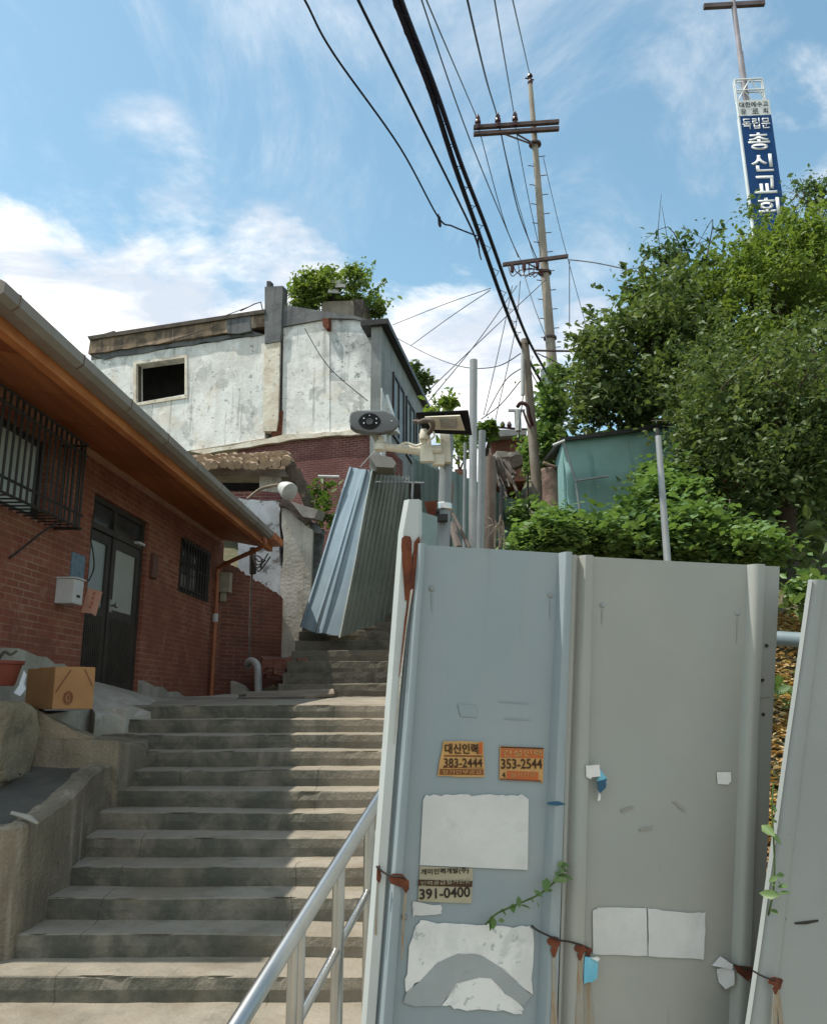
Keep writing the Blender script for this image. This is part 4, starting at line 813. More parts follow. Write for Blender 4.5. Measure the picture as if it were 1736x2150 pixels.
# ================================================================== white house on the hill
def build_white():
    A0 = Vector((-.92, 22.0)); ang = math.tan(R(19.0))
    def fr(u, v, off=0.0):
        d = ray(u, v); k = d.x/d.y; Y = (22.0-ang*(-.92))/(1+ang*k); Y += off; return d*(Y/d.y)
    h = thing('white_house', 'derelict whitewashed two storey house on the hill behind the brick house', 'house', fr(600, 1000, .5))
    dep = Vector((.33, .95, 0))
    def slab(px, m, nm, off=0.0, th=.35, par=h, lb=None, rag=0, rough=0):
        bm = BM(); prism(bm, [fr(u+random.uniform(-rag, rag), v+random.uniform(-rag, rag), off) for u, v in px], dep*th)
        if rough: rough_up(bm, rough, 3, 2)
        return obj(nm, bm, m, par, lb)
    def lerp(a, b, n): return [(a[0]+(b[0]-a[0])*i/n, a[1]+(b[1]-a[1])*i/n) for i in range(n)]
    # main wall left of the chimney, with the window opening built from four slabs joined in one mesh
    bm = BM()
    for px in ([(190,757),(286,742),(286,848),(286,990),(190,1000)], [(388,728),(556,702),(556,920),(388,948),(388,830)], [(286,742),(388,728),(388,752),(286,766)], [(286,846),(388,828),(388,948),(286,990)]):
        prism(bm, [fr(u, v) for u, v in px], dep*.35)
    obj('wall', bm, 'white', h, 'flaking white wall with the open window')
    w = slab([(280,759),(393,744),(393,750),(280,765)], 'white_ochre', 'window', -.03, .3)
    for px in ([(280,765),(286,764),(286,850),(280,848)], [(388,751),(393,750),(393,832),(388,833)], [(284,846),(394,829),(394,835),(286,852)]): slab(px, 'white_ochre', 'frame', -.04, .3, w)
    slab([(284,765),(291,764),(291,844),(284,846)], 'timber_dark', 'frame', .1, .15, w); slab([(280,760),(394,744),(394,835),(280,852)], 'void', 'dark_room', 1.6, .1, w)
    
    # parapet
    top = [(190,712),(225,706),(270,700),(330,690),(400,679),(470,667),(540,656),(556,654)]; bot = [(556,682)]+lerp((556,684),(430,707),5)+lerp((430,707),(190,743),8)+[(186,743)]
    slab(top+bot, 'parapet', 'parapet', -.14, .9, rough=.03); slab([(184,706),(222,700),(556,649),(556,657),(222,708),(188,714)], 'timber_dark', 'coping', -.22, 1.0)
    slab([(186,743)]+lerp((300,728),(556,690),9)+lerp((556,700),(380,728),7)+lerp((380,728),(190,758),7), 'cement_grey', 'cement_band', -.05, .2, rag=3)
    slab([(476,668),(525,660),(527,695),(500,700),(478,700)], 'cement_grey', 'parapet_patch', -.17, .3); slab([(214,702),(240,694),(244,700),(262,704),(214,712)], 'tile_dark', 'loose_brick', -.1, .5)
    # chimney and pilaster
    c = slab([(556,602),(594,600),(590,700),(588,716),(556,722)], 'cement_grey', 'chimney', -.16, .32)
    slab([(560,590),(568,590),(568,604),(560,604)], 'black', 'chimney_pipe', .0, .2, c)
    slab([(555,720),(588,714),(584,880),(580,905),(552,905)], 'white_ochre', 'pilaster', -.12, .3)
    slab([(588,686),(594,684),(592,862),(584,905),(574,915),(576,868),(584,860)], 'black', 'downpipe_scar', -.03, .05, rag=1)
    slab([(574,868),(592,862),(592,910),(570,918)], 'rust', 'broken_corner', -.06, .1, rag=2)
    # right bay
    slab([(592,682),(668,668),(692,666),(692,915),(592,925)], 'white', 'wall', .0, .35)
    slab([(692,666),(742,668),(800,680),(800,800),(692,800)], 'white_mildew', 'wall', .02, .35, lb='mildewed upper right wall bay')
    slab([(692,800),(800,800),(832,905),(692,915)], 'white', 'wall', .02, .35)
    slab([(596,640),(690,655),(742,662),(812,684),(800,683),(742,669),(690,668),(592,686)], 'cement_grey', 'roof_edge', -.08, .5)
    slab([(676,668),(690,668),(690,688),(684,692),(678,684)], 'rust', 'drain_outlet', -.2, .3)
    slab([(797,682),(803,684),(803,806),(797,804)], 'black', 'corner_pipe', -.06, .1)
    # lower brick storey
    bm = BM()
    prism(bm, [fr(u, v, .05) for u, v in [(500,938),(586,922)]+lerp((590,918),(790,903),8)+[(800,905),(812,935),(835,960),(838,1200),(500,1200)]], dep*.4); obj('brick_storey', bm, 'brick_dark', h, 'bare purple brick lower storey')
    slab(lerp((400,948),(586,918),6)+lerp((590,914),(782,900),8)+lerp((782,908),(586,925),8)+lerp((586,928),(400,958),6), 'white_ochre', 'ledge', -.10, .3, rag=2)
    # side wall receding up the alley
    C1 = Vector((-.92, 22.0, 0)); C2 = Vector((.39, 29.0, 0)); dd = (C2-C1); L = dd.length; dd.normalize(); nn = Vector((dd.y, -dd.x, 0)); zt = P(800, 682, 22).z
    def sd(s, z, o=0): return Vector((C1.x, C1.y, 0))+dd*s+nn*o+Vector((0,0,z))
    bm = BM(); prism(bm, [sd(.05, 2.5), sd(L, 2.5), sd(L, zt), sd(.05, zt)], nn*-.3); obj('side_wall', bm, mat('grey_side_cladding', (.26,.275,.27), (.19,.20,.20), .8, 1.5, streak=[((.12,.12,.12), 6, .5, .7, .6)]), h)
    bm = BM(); prism(bm, [sd(.04, 4.8, .03), sd(2.6, 4.8, .03), sd(1.6, 7.0, .03), sd(.9, 8.3, .03), sd(.04, 8.6, .03)], nn*-.03); obj('side_render', bm, 'white', h, 'white render low on the side wall')
    for (s0, s1) in ((1.55, 3.2), (3.6, 5.0), (5.4, 6.6)):
        bm = BM(); wall(bm, lambda s, z, q: sd(s, z, .06-q), s0, s1, 7.7, 9.7, [(s0+.07, (s0+s1)/2-.03, 7.8, 9.6), ((s0+s1)/2+.03, s1-.07, 7.8, 9.6)], .08); w = obj('window', bm, 'darkdoor', h)
        bm = BM(); prism(bm, [sd(s0+.05, 7.75, .02), sd(s1-.05, 7.75, .02), sd(s1-.05, 9.65, .02), sd(s0+.05, 9.65, .02)], nn*-.015); obj('pane', bm, 'glass_green', w)
    bm = BM(); prism(bm, [sd(-.1, zt-.02, .22), sd(L+.2, zt-.02, .22), sd(L+.2, zt+.14, .22), sd(-.1, zt+.14, .22)], nn*-.8); obj('side_eave', bm, 'black', h)
    bm = BM(); prism(bm, [fr(192, 716, .6), fr(800, 690, .6), sd(L, zt-.1), fr(192, 716, 7)], (0,0,-.12)); prism(bm, [fr(192, 960, 7), fr(192, 716, 7), sd(L, zt-.1), sd(L, 2.5)], (0,.2,0)); obj('roof_slab', bm, 'cement_grey', h)
    bm = BM(); tube(bm, [fr(505, 653, .2), fr(535, 638, .3), fr(548, 634, .3), fr(552, 652, .3)], .02, 5); tube(bm, [fr(470, 664, .2), fr(520, 645, .2)], .015, 5); obj('roof_wire', bm, 'cable_grey', None, 'loose wire curving over the parapet left of the chimney', 'wire')
    # planter and bush on the roof
    pl = thing('planter', 'grey concrete planter on the white house roof under the bush', 'planter', fr(715, 662, .9))
    bm = BM(); prism(bm, [fr(676, 632, .7), fr(762, 630, .7), fr(755, 668, .7), fr(672, 668, .7)], dep*.9); bevel(bm, .04, 2); obj('trough', bm, mat('planter_concrete', (.27,.235,.19), (.2,.175,.14), .9, 3, streak=[((.12,.10,.08), 5, .5, .7, .7)]), pl)
    bm = BM(); prism(bm, [fr(742, 628, .62), fr(764, 628, .62), fr(758, 672, .62), fr(744, 672, .62)], dep*.1); obj('dark_support', bm, 'timber_dark', pl)
    bp = thing('roof_bush', 'round green bush growing out of a planter on the white house roof', 'bush', fr(700, 650, 1.2))
    def bl(u, v, off, ru, rv, ry): 
        c = fr(u, v, off); s = 23/F; return (c[:], (ru*s, ry, rv*s), 22*(ru*s*rv*s+ry*(ru+rv)*s*.5))
    bb = [bl(700,600,1.2,84,28,.9), bl(645,624,1.1,52,38,.7), bl(765,616,1.4,46,36,.7), bl(700,615,1.0,70,30,.8), bl(640,645,.8,30,16,.5), bl(790,645,1.2,18,24,.4), bl(745,582,1.2,45,25,.6)]
    leaves('crown', np.concatenate([crown_points(bb, 6.5, .12, 24, .4), spray_points(bb, 40, .6, 20, .07)]), .12, 'leaf_bright', bp)
    bm = BM()
    for k in range(9):
        a = fr(700+random.uniform(-18, 18), 640, 1.1); tube(bm, catmull([a, a+Vector((random.uniform(-.3,.3), random.uniform(-.2,.2), .3)), fr(random.uniform(630, 780), random.uniform(575, 620), 1.2)], 4), [.035]*4+[.022]*4+[.012], 5)
    obj('stems', bm, 'bark', bp)
    bm = BM(); 
    for (u, v) in ((708,592),(715,600),(700,612)): 
        c = fr(u, v, .4); obox(bm, c, (.16,.05,.02), (0,.03,0), (0,.0,.055))
    rough_up(bm, .02, 6, 2); obj('white_bag_scrap', bm, 'paper', None, 'white plastic scraps caught in the roof bush above the planter', 'scrap')
build_white()
# ================================================================== hoarding in front
FM = .34; FA = (.04*FM-2.75)/FM; FB = 1/FM          # plane Y = 2.75 + .34 (X-.04), written X = FA + FB*Y
CM = .30; CA = (1.40*CM-3.02)/CM; CB = 1/CM         # plane of the right hand panel
WOB = .007                                          # the sheets are slightly dished
def fp(u, v, off=0.0):
    """a point on the hoarding plane seen at (u, v), moved `off` metres towards the viewer"""
    p = PW(u, v, FA, FB); return p+Vector((FM, -1, 0)).normalized()*off+Vector((0, WOB*mnoise.noise(Vector((u*.006, v*.004, 3.3))), 0))
def cp_(u, v, off=0.0):
    p = PW(u, v, CA, CB); return p+Vector((CM, -1, 0)).normalized()*off+Vector((0, WOB*mnoise.noise(Vector((u*.006, v*.004, 3.3))), 0))
FR = Vector((1, FM, 0)).normalized(); UP = Vector((0, 0, 1))
def panel(nm, m, cols, vt, lb, fn=fp, par=None, vb=2700, nrow=26, wob=.004, cat='fence panel', group='metal hoarding panels'):
    """cols: (u at top, u at v=2150, offset towards viewer); vt: top edge v as a function of column share"""
    bm = BM(); g = []
    top_u = [c[0] for c in cols]
    for j in range(nrow+1):
        row = []
        for (ut, ub, off) in cols:
            s = (ut-top_u[0])/(top_u[-1]-top_u[0]+1e-9); v0 = vt(s); v = v0+(vb-v0)*j/nrow; u = ut+(ub-ut)*(v-v0)/(2150-v0)
            p = fn(u, v, off)
            row.append(bm.verts.new(p))
        g.append(row)
    for j in range(nrow):
        for i in range(len(cols)-1): bm.faces.new((g[j][i], g[j][i+1], g[j+1][i+1], g[j+1][i]))
    solidify(bm, .003)
    return obj(nm, bm, m, par, lb if par is None else None, cat if par is None else None, group if par is None else None, smooth=True)
def rib(u0, u1, b0, b1, h=.032):
    """rounded rib between two lines"""
    o = []
    for s, k in ((0, 0), (.10, .55), (.24, .92), (.42, 1), (.60, 1), (.78, .92), (.90, .55), (1, 0)): o.append((u0+(u1-u0)*s, b0+(b1-b0)*s, h*k))
    return o
def patch(nm, px, m, par=None, off=.0042, th=.0015, fn=fp, lb=None, cat=None, group=None):
    bm = BM(); nr = Vector((FM, -1, 0)).normalized(); prism(bm, [fn(u, v, off) for u, v in px], nr*th)
    bmesh.ops.triangulate(bm, faces=[f for f in bm.faces if len(f.verts) > 4]); return obj(nm, bm, m, par, lb, cat, group)
def ragged(px, a, n=6, edges=None):
    o = []; k = len(px)
    for i in range(k):
        (x0, y0), (x1, y1) = px[i], px[(i+1) % k]; o.append((x0, y0))
        if edges is None or i in edges:
            for q in range(1, n): o.append((x0+(x1-x0)*q/n+random.uniform(-a, a), y0+(y1-y0)*q/n+random.uniform(-a, a)))
    return o
def build_fence():
    G = 'metal hoarding panels'
    A = panel('hoarding_panel', 'fence_blue', [(866,783,-.02),(870,787,0)]+rib(872,890,789,824,.034)+[(900,834,0),(960,890,0),(1030,960,0),(1100,1040,0),(1160,1112,0)]+rib(1172,1196,1124,1166,.038)+[(1199,1170,-.012),(1204,1176,-.012)],
              lambda s: 1143+20*s, 'tall blue grey hoarding panel with two orange phone stickers')
    B = panel('hoarding_panel', 'fence_beige', [(1194,1166,.016),(1204,1170,.018),(1210,1174,.006)]+rib(1214,1243,1179,1222,.030)+[(1252,1228,0),(1330,1300,0),(1420,1390,0),(1500,1465,0),(1556,1520,0)]+rib(1566,1600,1529,1564,.034)+[(1604,1568,0),(1634,1592,.004)],
              lambda s: 1166+24*s, 'grey beige hoarding panel with two white tape pieces in the middle')
    C = panel('hoarding_panel', 'fence_grey', [(1696,1563,.0),(1700,1567,.012)]+rib(1702,1733,1572,1622,.014)+[(1742,1632,0),(1800,1720,0),(1900,1850,0),(2000,1960,0),(2100,2080,0)]+rib(2110,2140,2095,2130,.03)+[(2150,2140,0)],
              lambda s: 1217+16*s, 'cool grey hoarding panel leaning at the right edge', fn=cp_)
    # pale corner strip running back beside the steps
    bm = BM(); rows = []
    for j in range(25):
        v = 1050+(2700-1050)*j/24; t = (v-1050)/1100
        pts = []
        ul = 845+(762-845)*t if v > 1085 else 852-(v-1050)*.2; 
        for (u, off) in ((ul, -.01), (ul+6, .006), (ul+21, .012), (ul+25, .0)): pts.append(fp(u, v, off))
        if v < 1140:
            pts[-1] = fp(884, v+2, .0); pts[-2] = fp(876, v, .010)
        e = fp(ul, v, -.01); pts = [Vector((e.x+.10, e.y+1.0, e.z)), Vector((e.x+.055, e.y+.5, e.z))]+pts
        rows.append([bm.verts.new(q) for q in pts])
    for j in range(24):
        for i in range(5): bm.faces.new((rows[j][i], rows[j][i+1], rows[j+1][i+1], rows[j+1][i]))
    solidify(bm, .003)
    E = obj('corner_panel', bm, 'fence_pale', None, 'narrow pale corner hoarding strip with a rust streak at its top', 'fence panel', G, smooth=True)
    # rust on the corner strip
    patch('rust_streak', [(840,1132),(847,1127),(858,1129),(861,1140),(856,1158),(856,1200),(862,1225),(852,1262),(847,1262),(849,1220),(843,1180),(839,1150)], 'rust', E, .016, .002)
    patch('rust_streak', [(866,1140),(876,1128),(878,1140),(872,1180),(868,1230),(852,1300),(838,1420),(834,1420),(846,1300),(862,1200)], 'rust', E, .017, .002)
    patch('drip', [(858,1240),(863,1238),(850,1320),(836,1450),(824,1560),(822,1560),(834,1430)], 'plaster_old', E, .019, .001)
    # bolts
    for par, pts, fn in ((A, ((906,1236),(1154,1250),(849,1925)), fp), (B, ((1263,1271),(1546,1288)), fp)):
        for (u, v) in pts:
            bm = BM(); lathe(bm, fn(u, v, .0), (FM,-1,0), [(0,.0105),(.002,.0105),(.004,.0075),(.007,.006)], 10); obj('bolt', bm, 'galv_dull' if par is A else 'galv', par, smooth=True)
    for (u, v) in ((1606,1356),(1598,1428),(1600,1500)): patch('rivet', [(u-3,v-3),(u+3,v-3),(u+3,v+3),(u-3,v+3)], 'wire', B, .004, .002)
    def drop(u, v, r, tail, k=0):
        return [(u+r*math.cos(R(a))*(1+random.uniform(-.08,.08)), v-r*.8*math.sin(R(a))) for a in range(-30, 211, 20)][::-1]+[(u+r*.55+k, v+tail*.5), (u+1.5+k, v+tail), (u-1.5+k, v+tail), (u-r*.5+k, v+tail*.55)][::-1]
    # wire ties and rust
    patch('rust_band', [(808,1838),(816,1829),(836,1830),(850,1845),(850,1862),(843,1870),(836,1858),(812,1850)], 'rust', A, .037, .003)
    patch('rust_mark', [(788,1818),(794,1814),(797,1840),(793,1852),(787,1846)], 'rust', E, .016, .003)
    patch('drip', [(788,1850),(792,1850),(788,1960),(784,1960)], 'rust_light', E, .015, .001); patch('drip', [(842,1868),(848,1868),(842,1920),(838,2010),(835,2010),(838,1920)], 'rust_light', A, .032, .001)
    patch('rust_mark', drop(1149,1970,14,32), 'rust', A, .041, .003); patch('drip', [(1146,2000),(1153,1999),(1153,2060),(1158,2150),(1142,2150),(1146,2070)], 'rust_light', A, .039, .0012)
    patch('rust_mark', drop(1206,1986,12,24), 'rust', B, .033, .003); patch('drip', [(1203,2007),(1211,2005),(1212,2080),(1214,2150),(1196,2150),(1203,2070)], 'rust_light', B, .030, .0012)
    patch('rust_mark', drop(1230,1993,8,18), 'rust', B, .012, .003); patch('drip', [(1226,2010),(1233,2010),(1238,2080),(1245,2150),(1214,2150),(1224,2080)], 'rust_light', B, .006, .0012)
    patch('rust_mark', [(1524,2021),(1538,2020),(1560,2023),(1564,2040),(1552,2052),(1548,2040),(1530,2034)], 'rust', B, .038, .003); patch('drip', [(1554,2040),(1562,2040),(1560,2150),(1553,2150)], 'rust', B, .02, .0012)
    patch('rust_mark', drop(1606,2052,12,26,3), 'rust', C, .036, .003, cp_); patch('drip', [(1607,2070),(1616,2068),(1614,2150),(1602,2150)], 'rust_light', C, .033, .0012, cp_)
    patch('rust_mark', drop(1629,2056,7,18), 'rust', C, .010, .003, cp_); patch('drip', [(1624,2070),(1631,2070),(1640,2150),(1631,2150)], 'rust_light', C, .005, .0012, cp_)
    def tie(pts, par, fn=fp):
        bm = BM(); tube(bm, catmull([fn(u, v, o) for u, v, o in pts], 5), .0032, 5); obj('wire_tie', bm, 'wire', par)
    tie([(1114,1942,.006),(1122,1950,.02),(1140,1958,.045),(1160,1966,.045),(1185,1972,.03),(1205,1977,.036),(1222,1984,.02),(1232,1990,.01)], A)
    tie([(1508,2010,.006),(1522,2018,.02),(1540,2024,.042),(1562,2030,.04)], B); tie([(1562,2030,.04),(1580,2040,.05),(1605,2048,.04),(1630,2056,.015)], C, cp_)
    tie([(786,1816,.02),(800,1828,.03),(815,1834,.040),(835,1836,.043),(848,1852,.03)], A)
    # scuffs and dents painted by use
    for px in ([(1136,1682),(1150,1680),(1162,1680),(1176,1686),(1158,1689),(1138,1687)],): patch('scuff', px, 'mask_dark', A, .038, .001)
    SC_ = mat('scuff', (.235,.23,.20), (.265,.26,.23), .8, 20)
    for px in ([(1410,1684),(1418,1683),(1440,1702),(1434,1705)], [(1300,1700),(1326,1692),(1330,1696),(1304,1706)], [(1340,1740),(1370,1735),(1368,1742),(1342,1746)], [(1580,1465),(1620,1462),(1618,1466),(1582,1468)]): patch('scuff', px, SC_, B, .0022, .0008)
    patch('scuff', [(1665,1936),(1715,1930),(1716,1934),(1690,1940),(1667,1940)], 'wire', C, .002, .001, cp_); patch('scuff', [(1640,1928),(1648,1926),(1648,1931),(1641,1932)], 'wire', C, .002, .001, cp_)
    # ---------------- stickers
    def lett(par, s, u, v, w=None, h=None, m='ink', bold=.0, off=.0070):
        o = fp(u, v, off); ww = (fp(u+w, v, off)-o).length if w else None; hh = (fp(u, v-h, off)-o).length if h else None
        text(par, 'lettering', s, m, o, FR*1.0+UP*(-.022), UP, ww, hh, bold, .001)
    def rect(par, nm, m, px, off=.0060): patch(nm, px, m, par, off, .0008)
    s = patch('sticker', ragged([(929,1556),(1013,1557),(1015,1631),(917,1629)], 1.0, 5), 'sticker_tan', None, lb='tan and brown phone number sticker, left of the orange pair', cat='sticker', group='phone number stickers')
    rect(s, 'print_bar', 'sticker_brown', [(931,1585),(1011,1586),(1011,1589),(930,1588)]); rect(s, 'print_bar', 'sticker_brown', [(922,1614),(1013,1615),(1013,1627),(921,1626)]); rect(s, 'print_bar', 'sticker_orange', [(1003,1559),(1011,1559),(1011,1583),(1003,1583)]); rect(s, 'print_bar', 'sticker_brown', [(928,1612),(1012,1613),(1012,1612),(928,1610)])
    lett(s, '대신인력', 932, 1582.5, 69, 22, 'ink_brown', .022); lett(s, '383-2444', 930, 1610.5, 80, 19, 'ink_brown', .012); lett(s, '철거인부공급', 926, 1625, 82, 9, 'sticker_tan', .0, .0076)
    s = patch('sticker', [(1048,1566),(1140,1570),(1138,1645),(1133,1641),(1047,1637)], 'sticker_tan', None, lb='orange and tan phone number sticker, right of the pair', cat='sticker', group='phone number stickers')
    rect(s, 'print_bar', 'sticker_orange', [(1050,1571),(1138,1574),(1138,1592),(1049,1590)]); rect(s, 'print_bar', 'ink_brown', [(1049,1567),(1139,1570),(1139,1573),(1049,1570)]); rect(s, 'print_bar', 'sticker_orange', [(1062,1618),(1128,1621),(1128,1637),(1061,1634)]); rect(s, 'print_bar', 'sticker_brown', [(1048,1634),(1134,1638),(1134,1641),(1048,1637)])
    lett(s, '건설인력', 1053, 1588.5, 82, 14.5, 'sticker_tan', .016, .0076); lett(s, '353-2544', 1050, 1614, 86, 21, 'ink_brown', .012); lett(s, '철거전문', 1068, 1632, 54, 10, 'sticker_tan', .0, .0076); lett(s, '4', 1052, 1633, None, 12, 'ink_brown', .01)
    s = patch('sticker', [(880,1818),(992,1823),(988,1896),(876,1892)], 'sticker_beige', None, lb='beige phone number sticker below the large blank white paper', cat='sticker', group='phone number stickers')
    rect(s, 'print_bar', 'ink_brown', [(877,1846),(990,1849),(989,1862),(876,1859)])
    lett(s, '개미인력개발(주)', 882, 1838, 100, 14, 'ink', .012); lett(s, '인력공급철거전문', 881, 1858.5, 105, 9, 'sticker_beige', .006, .0076); lett(s, '391-0400', 879, 1888, 106, 22, 'ink', .014)
    # ghost marks of lost stickers
    GM = mat('ghost_mark', (.225,.27,.285), (.25,.295,.31), .6, 9)
    for px in ([(1046,1472),(1110,1476),(1110,1478),(1046,1474)], [(1058,1508),(1112,1510),(1112,1512),(1058,1510)], [(960,1478),(1000,1482),(1000,1506),(966,1504)]): patch('ghost_mark', px, GM, A, .0022, .0006)
    # dirt runs below bolts, scratches and thumbed grime on the sheets
    ST = mat('dirt_run', (.228,.265,.275), (.24,.282,.298), .7, 18); SB = mat('dirt_run_beige', (.285,.281,.246), (.30,.297,.26), .7, 18); rq = random.Random(11)
    for par, m_, pts, fn in ((A, ST, [(906,1246),(1154,1260)], fp), (B, SB, [(1263,1280),(1546,1298)], fp)):
        for (u, v) in pts:
            L_ = rq.uniform(25, 60); w = rq.uniform(.7, 1.5); k = rq.uniform(-3, 1)
            patch('dirt_run', [(u-w,v),(u+w,v+1),(u+w*.9+k*.5,v+L_*.6),(u+k+.4,v+L_),(u+k-.4,v+L_*.97),(u-w*.8+k*.4,v+L_*.5)], m_, par, .0020, .0006, fn)
    for k in range(0):
        u, v = rq.uniform(1270, 1520), rq.uniform(1620, 1880); a = rq.uniform(-.5, .5); l = rq.uniform(10, 34)
        patch('scratch', [(u,v),(u+l*.5,v+a*l*.5-1.2),(u+l,v+a*l),(u+l*.5,v+a*l*.5+1.6)], SB, B, .0012, .0006)
    # papers
    patch('paper', [(887,1680),(893,1668)]+[(893+i*8, 1669+random.uniform(-2.5,2.5)) for i in range(1, 26)]+[(1108,1678),(1106,1826),(880,1816)], 'paper', None, lb='large blank white paper pasted in the middle of the blue grey panel', cat='paper')
    patch('paper', ragged([(866,1892),(924,1899),(927,1917),(880,1922),(866,1925)], 3, 4), 'paper', None, lb='small torn white paper scrap under the beige phone number sticker', cat='paper')
    t = thing('poster_remains', 'scraped white poster remains at the bottom of the blue grey panel', 'poster', fp(980, 2120))
    patch('paper_piece', ragged([(880,1936),(900,1934),(940,1942),(1000,1942),(1050,1943),(1104,1945),(1117,1952),(1117,2088),(1085,2063),(1050,2031),(1005,2004),(960,2001),(918,2020),(880,2060),(852,2082),(849,2055),(862,2010),(858,1985)], 4, 4), 'paper_torn', t)
    patch('paper_piece', ragged([(972,2043),(1000,2039),(1030,2054),(1060,2087),(1094,2112),(1095,2128),(1040,2122),(960,2116),(926,2110),(948,2077)], 4, 4), 'paper_torn', t)
    patch('scar', ragged([(852,2082),(880,2060),(918,2020),(960,2001),(1005,2004),(1050,2031),(1085,2063),(1115,2089),(1097,2112),(1060,2086),(1030,2053),(1000,2038),(972,2042),(948,2076),(925,2110),(870,2112),(846,2104)], 1, 3), 'paper_scar', t, .0064, .0008)
    t = thing('paper', 'pair of joined white papers low on the grey beige panel', 'paper', fp(1360, 2010))
    patch('sheet', ragged([(1242,1912),(1252,1905),(1354,1906),(1356,2005),(1242,2003)], 1.5, 5), 'paper', t); patch('sheet', ragged([(1357,1907),(1440,1916),(1478,1915),(1474,2014),(1358,2006)], 1.5, 5), 'paper', t, .0046)
    patch('tape_piece', [(1502,1621),(1531,1621),(1532,1640),(1526,1647),(1504,1646)], 'tape', None, lb='square of white tape at the right of the grey beige panel', cat='tape')
    patch('tape_piece', [(1218,1606),(1246,1604),(1248,1628),(1230,1630),(1228,1634),(1219,1629)], 'tape', None, .034, lb='white tape holding a blue mask at the left of the grey beige panel', cat='tape')
    m_ = thing('face_mask', 'crumpled blue face mask hanging from white tape on the beige panel', 'mask', fp(1255, 1680, .02))
    def cloth(nm, px, m, par, offs, lb=None):
        bm = BM(); prism(bm, [fp(u, v, o) for (u, v), o in zip(px, offs)], (0, .006, 0)); bmesh.ops.triangulate(bm, faces=bm.faces[:]); rough_up(bm, .003, 30, 2); return obj(nm, bm, m, par, lb, smooth=True)
    cloth('fabric', [(1246,1610),(1254,1616),(1262,1632),(1262,1642),(1252,1650),(1246,1640),(1248,1625)], 'mask_blue', m_, [.02,.02,.03,.03,.025,.02,.03]); cloth('fold', [(1244,1640),(1262,1634),(1260,1652),(1250,1664),(1245,1655)], 'mask_dark', m_, [.03]*5)
    cloth('ear_loop', [(1250,1660),(1254,1658),(1252,1678),(1246,1680)], 'tape', m_, [.02]*4)
    m_ = thing('face_mask', 'light blue face mask hanging from the rusty wire between the panels', 'mask', fp(1230, 2050, .03))
    cloth('fabric', [(1217,2005),(1228,2004),(1244,2006),(1243,2048),(1232,2056),(1214,2058)], 'mask_blue', m_, [.03,.035,.03,.03,.03,.035]); cloth('fold', [(1228,2004),(1240,2001),(1245,2006),(1240,2010)], 'tape', m_, [.04]*4); cloth('fold', [(1230,2010),(1234,2009),(1233,2050),(1229,2052)], 'mask_dark', m_, [.030]*4)
    f = thing('torn_paper', 'torn white paper folds caught on the wire at the right rib', 'paper', fp(1510, 2060, .01))
    cloth('fold', [(1489,2024),(1508,2007),(1526,2020),(1524,2030)], 'paper', f, [.012,.012,.03,.03]); cloth('fold', [(1500,2034),(1512,2028),(1528,2032),(1528,2062),(1514,2072),(1504,2062)], 'paper', f, [.01,.015,.03,.03,.02,.012])
    # sprigs growing through the gaps
    def sprig(nm, lb, stem, lf, fn=fp, sz=.055):
        t = thing(nm, lb, 'sprig', fn(*stem[0]))
        bm = BM(); tube(bm, catmull([fn(*p) for p in stem], 6), .003, 5); obj('stem', bm, 'leaf_mid', t)
        pts = np.array([fn(*p)[:] for p in lf]); leaves('foliage', pts, sz, 'leaf_ivy', t, nrm=np.array([.2,-1.0,.5]), up=0)
    sprig('vine_sprig', 'green vine sprig growing out between the blue and beige panels', [(1170,1810,.0),(1160,1830,.05),(1120,1865,.06),(1080,1885,.06),(1030,1910,.05),(1008,1935,.04)],
          [(1168,1812,.04),(1158,1820,.06),(1150,1828,.06),(1166,1835,.05),(1152,1840,.07),(1128,1850,.06),(1135,1862,.06),(1112,1868,.06),(1095,1880,.07),(1083,1895,.06),(1110,1890,.06),(1072,1886,.06),(1060,1898,.06),(1042,1908,.05),(1038,1925,.05),(1014,1935,.05),(1022,1930,.04),(1160,1808,.05),(1172,1822,.04)], sz=.042)
    sprig('vine_sprig', 'thin green sprig in the gap between the beige and right panels', [(1612,1960,-.02),(1605,1860,.04),(1602,1780,.05),(1598,1700,.05),(1606,1640,.04)],
          [(1598,1690,.05),(1604,1740,.05),(1585,1738,.06),(1630,1748,.06),(1600,1755,.06),(1592,1850,.07),(1604,1845,.07),(1612,1852,.07),(1596,1865,.07),(1620,1868,.06),(1588,1870,.06),(1598,1905,.06),(1603,1720,.05),(1610,1830,.06),(1596,1838,.06)], cp_, sz=.036)
build_fence()

